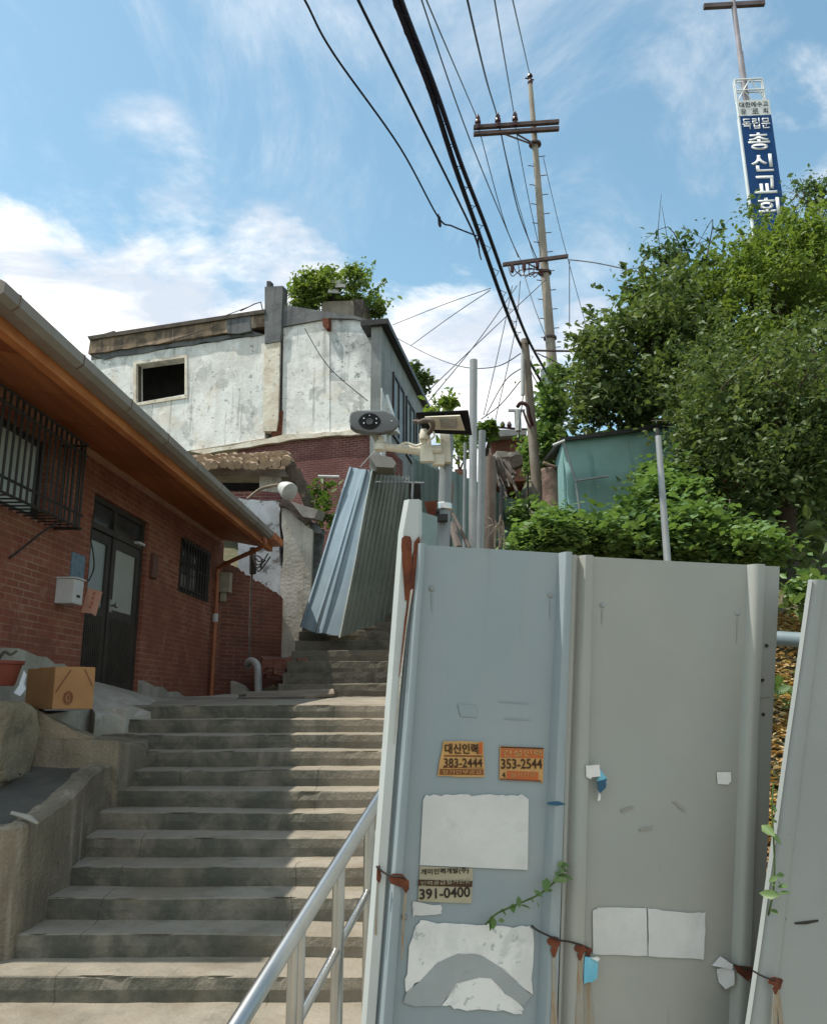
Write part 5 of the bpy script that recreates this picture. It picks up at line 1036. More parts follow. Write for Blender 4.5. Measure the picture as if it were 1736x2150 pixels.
# ================================================================== steel handrail
def build_rail():
    a = P(500, 2150, 2.4); b = P(795, 1680, 3.5); d = b-a
    def at(t): return a+d*t
    def t_of(u):
        lo, hi = -1, 2
        for _ in range(60):
            m = (lo+hi)/2
            if proj(at(m))[0] < u: lo = m
            else: hi = m
        return lo
    h = thing('handrail', 'shiny stainless steel handrail beside the steps and the hoarding', 'handrail', Vector((at(.5).x, at(.5).y, -1.6)))
    bm = BM(); tube(bm, [at(-.35)+Vector((-.02,-.1,-.10)), at(-.3), at(1.35)], .0255, 16); obj('top_rail', bm, 'steel', h, smooth=True)
    dn = Vector((0,0,-.27)); t1, t2, t3 = t_of(628), t_of(712), t_of(776)
    bm = BM(); tube(bm, [at(t1)+dn, at(1.35)+dn], .014, 12); obj('mid_rail', bm, 'steel', h, smooth=True)
    for t in (t1, t2, t3, t3+(t3-t2)*1.1):
        bm = BM(); p = at(t); zb = -1.6; tube(bm, [Vector((p.x, p.y, zb)), p], .0215, 14); o = obj('post', bm, 'steel', h, smooth=True)
        bm = BM(); lathe(bm, Vector((p.x, p.y, zb)), (0,0,1), [(0,.05),(.008,.05),(.012,.025)], 14); obj('base_cap', bm, 'steel', o)
    bm = BM(); p = at(t1-.035); tube(bm, [Vector((p.x, p.y, -1.6)), p], .016, 12); obj('post', bm, 'steel', h, smooth=True)
build_rail()

# ================================================================== posts, camera, lamp behind the hoarding
def build_posts():
    def post(nm, m, top, bot, r0, r1, lb, n=14, zb=None, cap=None, cat='post'):
        t, b = P(*top), P(*bot); d = (b-t).normalized()
        if zb is not None: b = t+d*((zb-t.z)/d.z)
        bm = BM(); tube(bm, [b, t], [r1, r0], n); return obj(nm, bm, m, None, lb, cat, smooth=True)
    post('steel_post', 'galv', (994,756,6.0), (992,1145,6.0), .029, .031, 'tall galvanised steel post right of the black framed lamp', zb=-1.0)
    post('steel_post', 'galv_dull', (1012,905,6.1), (1008,1145,6.1), .028, .03, 'dull grey post close behind the tall galvanised post', zb=-1.0)
    post('steel_post', 'galv_dull', (976,930,6.4), (974,1145,6.4), .012, .012, 'thin grey rod left of the tall galvanised post', zb=-1.0)
    post('steel_post', 'galv', (1381,916,6.5), (1400,1172,6.4), .024, .033, 'thin steel post standing before the ivy and teal shed', zb=-.3)
    bm = BM(); lathe(bm, P(1380.5, 918, 6.5), (0,0,1), [(0,.02),(.03,.02),(.075,.014)], 8); obj('post_tip', bm, 'black', bpy.data.objects['steel_post.003'])
    post('rusty_pole', 'rusty_pole', (1029,960,7.0), (1027,1150,7.0), .045, .05, 'thick rusty brown pole right of the galvanised post', zb=-.6)
    post('rusty_pole', 'rusty_pole', (1039,985,7.2), (1036,1150,7.2), .014, .014, 'thin rusty rod right of the thick rusty pole', zb=-.6)
    post('rusty_pole', 'black', (1053,1018,7.6), (1050,1150,7.6), .02, .02, 'thin black rod before the teal metal fence', zb=-.6)
    # bushes of wire and twigs at the foot
    bm = BM()
    for k in range(14):
        u = 1000+random.uniform(0, 60); a = P(u, 1150, 6.8); tube(bm, catmull([a, P(u+random.uniform(-12,12), 1110+random.uniform(-15,15), 6.8), P(u+random.uniform(-22,22), 1085+random.uniform(-10,40), 6.8)], 4), .007, 4)
    obj('dry_twigs', bm, 'timber', None, 'dry twigs and wire sticking up at the foot of the rusty pole', 'twigs')
    # galvanised return frame seen behind the corner: grey panel piece and rusty brace
    bm = BM(); tube(bm, [P(950,1078,6.0), P(985,1150,5.9)], .014, 6); tube(bm, [P(948,1100,6.0), P(962,1150,5.9)], .03, 6); obj('rusty_brace', bm, 'rusty_pole', None, 'rusty diagonal brace right of the camera pole', 'brace')
    bm = BM(); prism(bm, [P(941,1012,5.9), P(953,1012,5.9), P(950,1075,5.9), P(938,1080,5.9)], (0,.03,0)); obj('dark_strip', bm, 'rusty_pole', None, 'dark metal strip hanging behind the camera pole', 'strip')
    bm = BM(); prism(bm, [P(886,1075,4.6), P(918,1085,4.6), P(916,1148,4.6), P(880,1146,4.6)], (.0,.03,0)); obj('grey_sheet_end', bm, 'sheet_teal', None, 'grey sheet end showing between corner strip and camera pole', 'sheet')
    # camera pole
    cp = thing('camera_pole', 'grey steel camera pole with an ivory bracket arm behind the hoarding', 'pole', P(930, 1400, 5.0))
    t, b = P(939, 908, 5.0), P(930, 1148, 5.0); d = (b-t).normalized(); b = t+d*((-1.4-t.z)/d.z)
    bm = BM(); tube(bm, [b, t], [.044, .040], 16); obj('shaft', bm, 'galv_dull', cp, smooth=True)
    bm = BM(); lathe(bm, P(932, 1072, 5.0), (0,0,1), [(0,.046),(.006,.052),(.04,.052),(.046,.046)], 16); obj('band', bm, 'steel', cp)
    bm = BM(); q = P(929, 1082, 4.93); obox(bm, q+Vector((-.02,-.01,-.02)), (.05,0,0), (0,.03,0), (.0,.0,.02)); tube(bm, [P(905,1070,4.9), P(920,1078,4.92)], .02, 6); tube(bm, [P(912,1100,4.9), P(910,1125,4.9)], .012, 6); obj('clamp', bm, 'black', cp)
    bm = BM(); 
    ctr = P(905, 1066, 4.88)
    lathe(bm, P(906, 1073, 4.88), (-.1,-.25,1), [(-.06,.006),(-.03,.018),(0,.030),(.05,.040),(.06,.038)], 12); obj('siren_horn', bm, 'rust', cp, smooth=True)
    bm = BM(); obox(bm, P(935, 940, 4.94), (.030,0,0), (0,.03,0), (-.004,0,.100)); bevel(bm, .006, 2); obj('mounting_plate', bm, 'ivory', cp, smooth=True)
    bm = BM(); obox(bm, P(920, 967, 4.92), (.038,0,0), (0,.03,0), (0,0,.034)); bevel(bm, .006, 2)
    ab = BM(); tube(ab, [P(925,944,4.90), P(880,946,4.88), P(830,941,4.86), P(797,936,4.84)], [.030,.030,.025,.028], 10); lathe(ab, P(797, 937, 4.83), (0,0,1), [(-.03,.02),(-.025,.036),(.012,.036),(.02,.026),(.06,.026)], 14)
    tube(ab, catmull([P(835,938,4.8), P(852,930,4.8), P(872,936,4.8), P(885,932,4.8)], 5), .008, 6)
    obj('joint_box', bm, 'ivory', cp, smooth=True); obj('arm', ab, 'ivory', cp, smooth=True)
    bm = BM(); prism(bm, [P(880,915,4.85), P(902,908,4.85), P(906,935,4.85), P(912,968,4.85), P(882,968,4.85)], (0,.05,0)); bevel(bm, .005, 2); obj('lamp_bracket', bm, 'ivory', cp, smooth=True)
    # security camera: flat rounded housing with a black face holding the lens cluster
    c = thing('security_camera', 'grey security camera with a black oval lens cluster on the ivory arm', 'camera', P(785, 905, 4.83))
    ax = Vector((.10,-1,-.10)).normalized()
    out = [(734,873),(738,864),(748,861),(805,861),(822,868),(838,882),(839,893),(826,904),(800,909),(776,909),(748,903),(736,895)]
    bm = BM(); prism(bm, [P(u, v, 4.72) for u, v in out], (-.02,.24,.06)); bevel(bm, .012, 3); obj('housing', bm, 'camera_grey', c, smooth=True)
    bm = BM(); e = []
    for k in range(22):
        t = 2*math.pi*k/22; e.append(P(776+23.5*math.cos(t)*(1-.12*abs(math.sin(t))), 884+17*math.sin(t), 4.712))
    prism(bm, e, (0,.02,0)); fc = obj('face', bm, 'camera_black', c)
    for (u, v, r) in ((764,878,1.6),(764,888,1.6),(790,879,1.5),(790,888,1.6),(776,872,1.2)):
        bm = BM(); lathe(bm, P(u, v, 4.706), (0,-1,0), [(-.004,r*.0028),(.001,r*.0026)], 10); obj('led', bm, 'lens', fc)
    bm = BM(); lathe(bm, P(776, 885, 4.706), (0,-1,0), [(-.004,.022),(.004,.020),(.005,.014),(.0,.013)], 16); obj('lens_ring', bm, 'glass_dark', fc)
    bm = BM(); lathe(bm, P(822, 884, 4.715), (0,-1,0), [(-.003,.004),(.003,.0035)], 8); obj('screw', bm, 'lens', c)
    bm = BM(); tube(bm, [P(784, 905, 4.83), P(796, 925, 4.83)], .026, 10); obj('neck', bm, 'beige_grey', c, smooth=True)
    # flood lamp in a black frame
    l = thing('flood_lamp', 'flat flood lamp with beige back in a black frame on the camera pole', 'lamp', P(930, 912, 4.85))
    fr_ = [(872,866),(983,861),(991,914),(890,909)]
    bm = BM(); prism(bm, [P(u, v, y) for (u, v), y in zip(fr_, (4.74,4.66,4.80,4.90))], (.0,.04,.015)); bevel(bm, .004, 2); obj('frame', bm, 'camera_black', l)
    bm = BM(); prism(bm, [P(u, v, y-.012) for (u, v), y in zip([(892,876),(966,873),(976,904),(906,902)], (4.735,4.675,4.765,4.855))], (.0,.012,.01)); obj('back_panel', bm, 'beige_panel', l)
    bm = BM(); prism(bm, [P(u, v, y-.018) for (u, v), y in zip([(922,879),(956,878),(959,900),(926,900)], (4.720,4.69,4.745,4.80))], (.0,.01,.01)); obj('plate', bm, 'beige_grey', l)
    bm = BM(); tube(bm, catmull([P(878,888,4.66), P(892,882,4.64), P(906,884,4.62), P(909,896,4.66), P(900,910,4.74)], 5), .014, 8); tube(bm, [P(868,885,4.70), P(895,885,4.66)], .012, 6); obj('yoke', bm, 'rusty_pole', l)
    bm = BM(); tube(bm, catmull([P(908,905,4.78), P(912,915,4.78), P(902,925,4.8), P(898,935,4.82)], 5), .006, 6); lathe(bm, P(890, 912, 4.84), (0,0,1), [(-.03,.028),(.0,.03),(.012,.024),(.03,.022)], 12); obj('swivel', bm, 'ivory', l, smooth=True)
build_posts()

# ================================================================== poles and cables
def build_poles():
    p = thing('utility_pole', 'tall tapering concrete utility pole with two crossarms', 'utility pole', P(1180, 1060, 18))
    t, b = P(1113, 178, 18), P(1183, 1080, 18); bm = BM(); n = 14; tube(bm, [b+(t-b)*(k/n) for k in range(n+1)], [.150-.092*(k/n) for k in range(n+1)], 16); obj('shaft', bm, 'pole_conc', p, smooth=True)
    def on(v, Y=18.0):
        s = (v-178)/(1080-178); return P(1113+(1183-1113)*s, v, Y)
    bm = BM(); lathe(bm, on(178), (0,0,1), [(0,.06),(.08,.07),(.12,.04),(.22,.03),(.24,.07),(.30,.05),(.34,.02)], 10); tube(bm, [on(168)+Vector((-.12,0,.06)), on(168)+Vector((.10,0,.0))], .02, 5); obj('top_insulator', bm, 'insul', p)
    for (vo, th) in ((0, .05), (19, .05)):
        bm = BM(); a, q = P(994, 269+vo-8*(vo>0), 17.82), P(1173, 256+vo*.75, 17.82); a = P(994, 268+vo*.72, 17.82); d = (q-a)/2; obox(bm, (a+q)/2, d, (0,.05,0), (0,0,.045)); obj('crossarm', bm, 'arm', p)
    for (u, v) in ((1003,262),(1045,259),(1081,256)):
        bm = BM(); c = P(u, v-2, 17.72); lathe(bm, c, (0,0,1), [(-.14,.05),(-.12,.055),(0,.05),(.02,.075),(.09,.07),(.11,.055),(.16,.06),(.20,.05),(.22,.03),(.26,.025)], 12); obj('insulator', bm, 'insul', p, smooth=True)
    bm = BM(); tube(bm, [P(1060,282,17.8), on(305, 17.9)], .022, 6); tube(bm, [P(1085,282,17.85), on(303, 17.95)], .022, 6); obj('brace', bm, 'arm', p)
    bm = BM(); a, q = P(1055, 556, 17.82), P(1192, 538, 17.82); obox(bm, (a+q)/2, (q-a)/2, (0,.04,0), (0,0,.04)); tube(bm, [P(1105,552,17.8), on(572, 17.9)], .018, 6); obj('crossarm', bm, 'arm', p)
    bm = BM()
    for (u, v) in ((1100,552),(1075,557),(1128,548)): lathe(bm, P(u, v+8, 17.76), (0,0,1), [(-.10,.02),(-.06,.045),(.0,.045),(.08,.05),(.1,.03)], 8)
    for k in range(6): tube(bm, catmull([P(1066+k*11, 556, 17.75), P(1075+k*9, 575+random.uniform(-6, 8), 17.7), P(1095+k*7, 560+random.uniform(0, 20), 17.75), P(1140, 565+k*3, 17.8)], 5), .012, 5)
    obj('hardware', bm, 'insul', p)
    bm = BM()
    for k in range(22):
        q = on(330+k*20); s = -1 if k % 2 else 1; tube(bm, [q, q+Vector((s*.22, -.05, 0))], .011, 5)
    obj('step_bolt', bm, 'arm', p); bpy.data.objects['step_bolt'].name = 'climbing_bolts'
    bm = BM(); 
    for v in (305, 575, 712): lathe(bm, on(v), (0,0,1), [(0,.155),(.05,.155)], 12)
    obj('band', bm, 'arm', p)
    bm = BM(); lathe(bm, P(1150, 790, 17.6), (0,0,1), [(-.25,.16),(.15,.17),(.2,.12),(.3,.08)], 12); obox(bm, P(1172,830,17.7), (.09,0,0), (0,.07,0), (0,0,.3)); obj('transformer_can', bm, 'galv_dull', p, smooth=True)
    w = thing('utility_pole', 'short weathered wooden utility pole carrying the thick black cables', 'utility pole', P(1130, 1070, 14))
    t, b = P(1101, 713, 14), P(1131, 1075, 14); bm = BM(); n = 8; tube(bm, [b+(t-b)*(k/n) for k in range(n+1)], [.095-.025*(k/n) for k in range(n+1)], 12); obj('shaft', bm, 'pole_old', w, smooth=True)
    bm = BM(); tube(bm, catmull([P(1086,854,13.9), P(1094,846,13.8), P(1106,852,13.8), P(1110,870,13.8), P(1118,895,13.85)], 5), .035, 6); tube(bm, catmull([P(1098,862,13.8), P(1106,885,13.8), P(1114,900,13.8)], 4), .02, 6); obj('cable_joint', bm, 'insul', w)
    bm = BM(); obox(bm, P(1180, 737, 14), ((P(1240,738,14)-P(1120,736,14))*.5), (0,.02,0), (0,0,.012)); tube(bm, [P(1128,742,14), P(1176,765,14)], .01, 5); obj('arm', bm, 'arm', w)
    bm = BM(); tube(bm, [P(1097,745,13.9), P(1097,830,13.9)], .035, 8); obj('conduit', bm, 'pvc', w)
build_poles()
def build_cables():
    n_ = 'overhead cable'
    def cable(nm, pts, r, lb, m='cable', seg=8, sub=8):
        bm = BM(); tube(bm, catmull([P(*p) for p in pts], sub), r, seg if seg > 3 else 4); obj(nm, bm, m, None, lb, 'cable', 'overhead cables', smooth=True)
    cable('cable', [(560,-140,5.2),(640,0,6),(700,112,6.6),(840,310,8),(920,456,9.6),(950,475,10),(1000,495,10.6)], .011, 'thin black cable leftmost at the top of the sky, sagging into the bundle')
    bm = BM(); tube(bm, catmull([P(920,450,9.6), P(921,470,9.6), P(925,475,9.6), P(923,455,9.6)], 4), .012, 5); obj('cable_clip', bm, 'cable', None, 'small hanging clip on the leftmost thin cable', 'clip')
    cable('cable', [(690,-140,5.2),(752,0,6.0),(870,236,7.8),(985,470,10.4),(1005,520,11)], .015, 'black cable second from the left, joining the thick bundle')
    base = [(800,-120,5.4),(832,0,6.0),(905,190,7.0),(958,352,8.1),(1008,490,9.6),(1062,640,12),(1096,722,14),(1140,800,17)]
    rnd = random.Random(3)
    for i, (lb, du) in enumerate((('thickest black cable of the bundle, on its left side', -2),)):
        cable('cable_bundle', [(u+du-max(0,(v-300))*.006, v, y) for u, v, y in base], .029, lb, 'cable_bundle', 8)
    cable('cable_bundle', [(u+9+min(7, max(0, v-250)*.03), v-2, y) for u, v, y in base], .026, 'second thick black cable on the right side of the bundle', 'cable_bundle', 8)
    pts = []
    bm = BM()
    q = catmull([P(*p) for p in [(u+3, v, y) for u, v, y in base]], 60); o = []
    for i, c in enumerate(q): o.append(c+Vector((math.cos(i*.35)*.05, 0, math.sin(i*.35)*.045)))
    tube(bm, o, .0045, 4); obj('lashing_wire', bm, 'cable_bundle', None, 'thin wire spiralling round the thick black cable bundle', 'wire')
    cable('cable', [(1003,500,9.6),(1006,530,9.8),(1010,545,9.8)], .009, 'short loose wire end hanging from the cable bundle', 'cable')
    g = 'cable_grey'
    cable('cable', [(870,-60,9),(885,0,9.5),(985,290,13),(1088,540,17.7)], .011, 'thin grey cable running down to the lower crossarm, left one', g)
    cable('cable', [(880,-45,9),(895,0,9.5),(1002,250,17.7)], .012, 'thin cable reaching the leftmost brown insulator', g)
    cable('cable', [(1003,262,17.7),(1060,470,20),(1100,560,23)], .011, 'thin cable running on from the leftmost brown insulator', g)
    cable('cable', [(970,-60,9),(981,0,9.5),(1020,165,13),(1045,250,17.7),(1062,330,19),(1090,450,21),(1130,552,24)], .016, 'darker cable over the middle brown insulator', 'cable')
    cable('cable', [(1046,260,17.7),(1080,400,20),(1122,545,24)], .010, 'thin cable running on from the middle brown insulator', g)
    cable('cable', [(1030,-60,9),(1038,0,9.5),(1080,246,17.7)], .011, 'thin cable reaching the right brown insulator', g)
    cable('cable', [(1081,262,17.7),(1108,410,20),(1136,540,24)], .010, 'thin cable running on from the right brown insulator', g)
    cable('cable', [(1062,-60,9),(1076,0,9.8),(1112,158,18)], .010, 'thin cable reaching the very top of the concrete pole', g)
    cable('cable', [(1192,545,17.8),(1250,552,17),(1345,572,15)], .014, 'thin cable running from the lower crossarm to the right trees', g)
    for (u, a, b) in ((1195,548,690),): cable('cable', [(u,a,17.8),(u,b,17.8)], .010, 'thin upright wire right of the concrete pole', g)
    cable('cable', [(1140,330,18.3),(1180,500,19),(1240,720,20)], .008, 'faint stay wire slanting down right of the concrete pole', g)
    low = [([(1095,560,17.8),(1120,640,16.5),(1150,720,15)],'slack wire from the lower crossarm down to the transformer'), ([(1030,605,17),(930,640,20),(825,682,24)],'wire from the bundle to the white house roof corner, upper one'), ([(1028,610,17),(950,662,20),(862,726,24)],'wire from the bundle to the white house side, lower one'),
           ([(1145,588,17.8),(1030,695,16),(905,815,15)],'long wire sloping from the concrete pole down behind the lamp'), ([(1085,600,17),(1000,720,16),(900,842,15)],'long wire sloping down just left of the other sloping wire'),
           ([(1075,600,17.8),(1055,700,17),(1015,872,16)],'steep thin wire right of the tall steel post'), ([(1092,590,17.8),(1080,700,17),(1040,880,16)],'steep thin wire near the short pole'), ([(1100,770,14),(1060,800,15),(1020,872,16)],'short wire from the short pole sloping left'),
           ([(1093,742,14),(1040,770,15),(970,770,18),(900,745,22),(830,708,24)],'drooping wire from the short pole to the white house'), ([(1092,800,14),(1050,850,14.5),(1010,880,15)],'low short wire sloping left of the short pole'),
           ([(1098,830,14),(1092,880,14.2),(1088,930,14.4)],'thin wire hanging beside the short pole'), ([(1110,770,14),(1125,800,15),(1140,815,16)],'thin wire leaving the short pole to the right')]
    for pts, lb in low: cable('cable', pts, .010, lb, g)
    cable('cable', [(640,690,21.0),(690,770,20),(772,842,19.5)], .012, 'thin dark wire slanting across the white house wall', 'cable')
    cable('cable', [(806,934,13),(780,955,13.5),(757,980,13.9)], .010, 'short pale wire from camera arm to the leaning sheets', 'pvc')
build_cables()

# ================================================================== church sign and cross
def build_sign():
    Y = 30.0; s = thing('church_sign_tower', 'tall blue and white lettered sign tower topped by a cross', 'sign', P(1605, 480, Y))
    yaw = R(-4); rt = Vector((math.cos(yaw), math.sin(yaw), 0)); nr = Vector((math.sin(yaw), -math.cos(yaw), 0))
    o = P(1560, 245, Y); z0 = P(1590, 470, Y).z; z1 = P(1552, 245, Y).z; w = (P(1621, 243, Y)-P(1553, 245, Y)).length*.97
    x0 = P(1579, 470, Y); x0 = Vector((x0.x, Y, 0))
    q = lambda a, z, b=0.0: Vector((x0.x-(z-z0)*.026, x0.y, z))+rt*a+nr*b
    dpt = .22
    bm = BM(); prism(bm, [q(0, z0-9), q(w, z0-9), q(w, z1), q(0, z1)], nr*-dpt); bo = obj('box', bm, 'sign_white', s, 'white sheet sides')
    bm = BM(); zb = z0-1.0; prism(bm, [q(.05, zb, .02), q(w, zb, .02), q(w, z1, .02), q(.05, z1, .02)], nr*-.03); bl = obj('blue_face', bm, 'sign_blue', s)
    z2 = P(1548, 212, Y).z; bm = BM(); prism(bm, [q(0, z1+.01, .02), q(w, z1+.01, .02), q(w, z2, .02), q(0, z2, .02)], nr*-(dpt-.05)); wf = obj('white_face', bm, 'sign_white', s)
    H = z2-z1
    text(wf, 'lettering', '대한예수교', 'letter_dark', q(.07, z1+H*.55, .023), rt, UP, w-.14, H*.33, .01, .01)
    for k, c in enumerate('장로회'): text(wf, 'lettering', c, 'letter_dark', q(.09+k*(w-.18-H*.3)/2, z1+H*.12, .023), rt, UP, None, H*.32, .01, .01)
    zt = z1-.08; text(bl, 'lettering', '독립문', 'letter_white', q(.10, zt-.56, .023), rt, UP, w-.2, .52, .008, .012)
    L = (zt-.56-z0)*.93; ch = L/4
    for k, c in enumerate('총신교회'):
        text(bl, 'lettering', c, 'letter_white', q(.22+(z1-(zt-.7-ch*k))*.012, zt-.70-ch*(k+1)+.16*ch, .023), rt, UP, w*.66, ch*.80, .018, .015)
    # open frame above the boards, mast and cross
    z3 = P(1548, 167, Y).z; fr_ = BM()
    for a in (.03, w-.14):
        for b in (-.02, -dpt+.05): tube(fr_, [q(a, z2, b), q(a, z3, b)], .035, 6)
    for z in (z3, (z2+z3)/2):
        tube(fr_, [q(.03, z, -.02), q(w-.14, z, -.02)], .035, 6); tube(fr_, [q(.03, z, -dpt+.05), q(w-.14, z, -dpt+.05)], .03, 6)
    tube(fr_, [q(.05, z2, -.02), q(w*.5, z3, -.02)], .03, 5); tube(fr_, [q(w*.5, z3, -.02), q(w-.14, z2, -.02)], .03, 5); tube(fr_, [q(.05, z3, -.02), q(w*.5, z2, -.02)], .02, 5)
    obj('open_frame', fr_, 'sign_white', s)
    zm = P(1545, 0, Y).z; cx = w*.36; bm = BM(); tube(bm, [q(cx, z2, -.2), q(cx, (zm+z2)/2, -.2), q(cx, (zm+z2)/2+.01, -.2), q(cx, zm+3, -.2)], [.13,.13,.105,.10], 10); obj('mast', bm, 'mast', s, smooth=True)
    bm = BM(); za = P(1462, 12, Y).z; obox(bm, q(cx+.02, P(1545, 4, Y).z, -.2), rt*1.28, nr*.09, (0,0,.10)); obj('cross_arm', bm, 'cross_dark', s)
build_sign()
# ================================================================== shed, far houses, vegetation
def build_far():
    s = thing('tarp_shed', 'shed wrapped in teal tarpaulin with a dark roof among the trees', 'shed', P(1290, 1060, 11.5))
    Z = lambda u, v, Y: P(u, v, Y)
    bm = BM(); g = []; n = 14
    tl, tr, br, bl = P(1181,921,11.2), P(1415,890,12.2), P(1420,1100,12.2), P(1196,1075,11.2)
    for j in range(n+1):
        row = []
        for i in range(n+1):
            a = i/n; b = j/n; p = tl.lerp(tr, a).lerp(bl.lerp(br, a), b); p = p+Vector((.05,-1,0))*(mnoise.noise(Vector((a*4+b*2, b*3, 1)))*.06)
            row.append(bm.verts.new(p))
        g.append(row)
    for j in range(n):
        for i in range(n): bm.faces.new((g[j][i], g[j+1][i], g[j+1][i+1], g[j][i+1]))
    solidify(bm, .02); obj('front_tarp', bm, 'tarp', s, smooth='all')
    bm = BM(); prism(bm, [tl+Vector((0,.05,0)), bl+Vector((-.05,.1,-.1)), bl+Vector((.1,1.6,-.1)), tl+Vector((.2,1.8,.2))], (.03,0,0)); obj('side_tarp', bm, 'tarp', s)
    bm = BM(); prism(bm, [P(1176,921,11.1), P(1418,884,12.1), P(1424,890,12.1), P(1420,893,12.1), P(1178,927,11.1)], (.1,2.2,.35)); rough_up(bm, .02, 3, 1); obj('roof', bm, 'black', s)
    bm = BM(); tube(bm, [P(1183,930,11.12), P(1208,1010,11.14), P(1216,1070,11.14)], .018, 5); tube(bm, [P(1208,1010,11.12), P(1275,1000,11.35)], .018, 5); obj('pole_frame', bm, 'galv_dull', s)
    bm = BM(); tube(bm, [P(1160,935,11.1), P(1185,925,11.1)], .02, 5); obj('eave_rod', bm, 'pvc', s)
    # far brick house at the end of the alley
    h = thing('far_house', 'small distant red brick house with grey roof at the alley end', 'house', P(1060, 960, 26))
    bm = BM(); prism(bm, [P(1030,918,26), P(1105,918,26), P(1105,1010,26), P(1030,1010,26)], (0,3,0)); obj('wall', bm, 'brick_old', h)
    bm = BM(); prism(bm, [P(1026,918,25.6), P(1105,912,25.6), P(1105,900,25.6), P(1035,903,25.6)], (0,3.5,0)); obj('roof', bm, mat('grey_roof', (.33,.33,.32), (.26,.26,.25), .8, 3), h)
    bm = BM(); tube(bm, [P(1036,897,25), P(1110,902,25)], .035, 5); 
    for u in (1038,1055,1069): lathe(bm, P(u, 895, 25), (0,0,1), [(-.03,.06),(.04,.08),(.12,.05),(.16,.02)], 8)
    obj('insulator_bar', bm, 'insul', h)
    bm = BM(); tube(bm, [P(1088,905,24), P(1086,862,24)], .10, 8); obox(bm, P(1084,862,24), (.25,0,0), (0,.05,0), (0,0,.03)); obj('grey_mast', bm, 'pvc', None, 'pale short mast beside the short wooden pole', 'mast')
    # collapsed roof timbers
    t = thing('collapsed_roof', 'collapsed roof timbers hanging over the teal metal fence', 'ruin', P(1060, 1040, 13))
    bm = BM()
    for k in range(16):
        a = P(1022+k*3.0, 948+k*1.5+random.uniform(-10,10), 13+random.uniform(-.4,.4)); b = P(1050+k*2.4+random.uniform(-10,10), 1028+random.uniform(-34,22), 12.7+random.uniform(-.3,.3)); tube(bm, [a, b], random.uniform(.010,.028), 4)
    obj('fallen_timber', bm, 'timber_dark', t)
    bm = BM(); prism(bm, [P(1045,962,13.4), P(1095,955,13.4), P(1100,975,13.4), P(1060,990,13.4)], (0,.6,.1)); rough_up(bm, .03, 5, 3); obj('roof_edge', bm, 'tile_dark', t)
    bm = BM(); prism(bm, [P(1040,948,13.6), P(1092,950,13.6), P(1092,958,13.6), P(1042,962,13.6)], (0,.6,.1)); rough_up(bm, .05, 3, 3); obj('lintel', bm, 'render_light', t)
    bm = BM(); prism(bm, [P(955,985,13.6), P(980,985,13.6), P(980,1025,13.6), P(955,1025,13.6)], (0,.2,0)); obj('brick_patch', bm, 'brick_old', None, 'orange brick wall piece seen between camera pole and steel post', 'wall')
    bm = BM(); tube(bm, [P(1625,1340,4.6), P(1700,1345,4.45)], .040, 12); obj('grey_pipe', bm, mat('grey_pipe_paint', (.13,.17,.18), (.17,.21,.22), .6, 6), None, 'horizontal grey pipe seen in the gap between the right panels', 'pipe', smooth=True)
    bm = BM(); prism(bm, [P(1530,990,13.5), P(1565,985,13.5), P(1570,1020,13.5), P(1528,1020,13.5)], (0,.4,0)); obj('red_shed_wall', bm, mat('red_painted_wall', (.30,.06,.04), None, .8), None, 'small red wall patch glimpsed through the dark trees', 'wall')
build_far()
def trunk(bm, pts, r0, r1, n=8, sub=5):
    q = catmull(pts, sub); k = len(q); tube(bm, q, [r0+(r1-r0)*i/(k-1) for i in range(k)], n)
def tree(nm, lb, cat, base, limbs, blobs, dens, lsz, m, csize=.24, per=30, shell=.5, r0=.16, bark='bark', group=None, sprays=0):
    t = thing(nm, lb, cat, base, group); bm = BM(); base = V3(base); mid = V3(limbs[0])
    trunk(bm, [base, base.lerp(mid, .5)+Vector((.1,0,.05)), mid], r0, r0*.7)
    for e in limbs[1:]:
        e = V3(e); trunk(bm, [mid-Vector((0,0,.1)), mid.lerp(e, .5)+Vector((random.uniform(-.2,.2), random.uniform(-.2,.2), .2)), e], r0*.5, r0*.10, 6)
        for k in range(5):
            a = mid.lerp(e, random.uniform(.45, .95)); trunk(bm, [a, a+Vector((random.uniform(-.4,.4), random.uniform(-.4,.4), random.uniform(.1,.5))), a+Vector((random.uniform(-.8,.8), random.uniform(-.7,.7), random.uniform(.2,.9)))], r0*.16, r0*.04, 5, 3)
    obj('trunk', bm, bark, t, smooth='all')
    pts = crown_points(blobs, dens, csize, per, shell)
    if sprays: pts = np.concatenate([pts, spray_points(blobs, sprays, .75, 30, .055)])
    leaves('crown', pts, lsz, m, t); return t
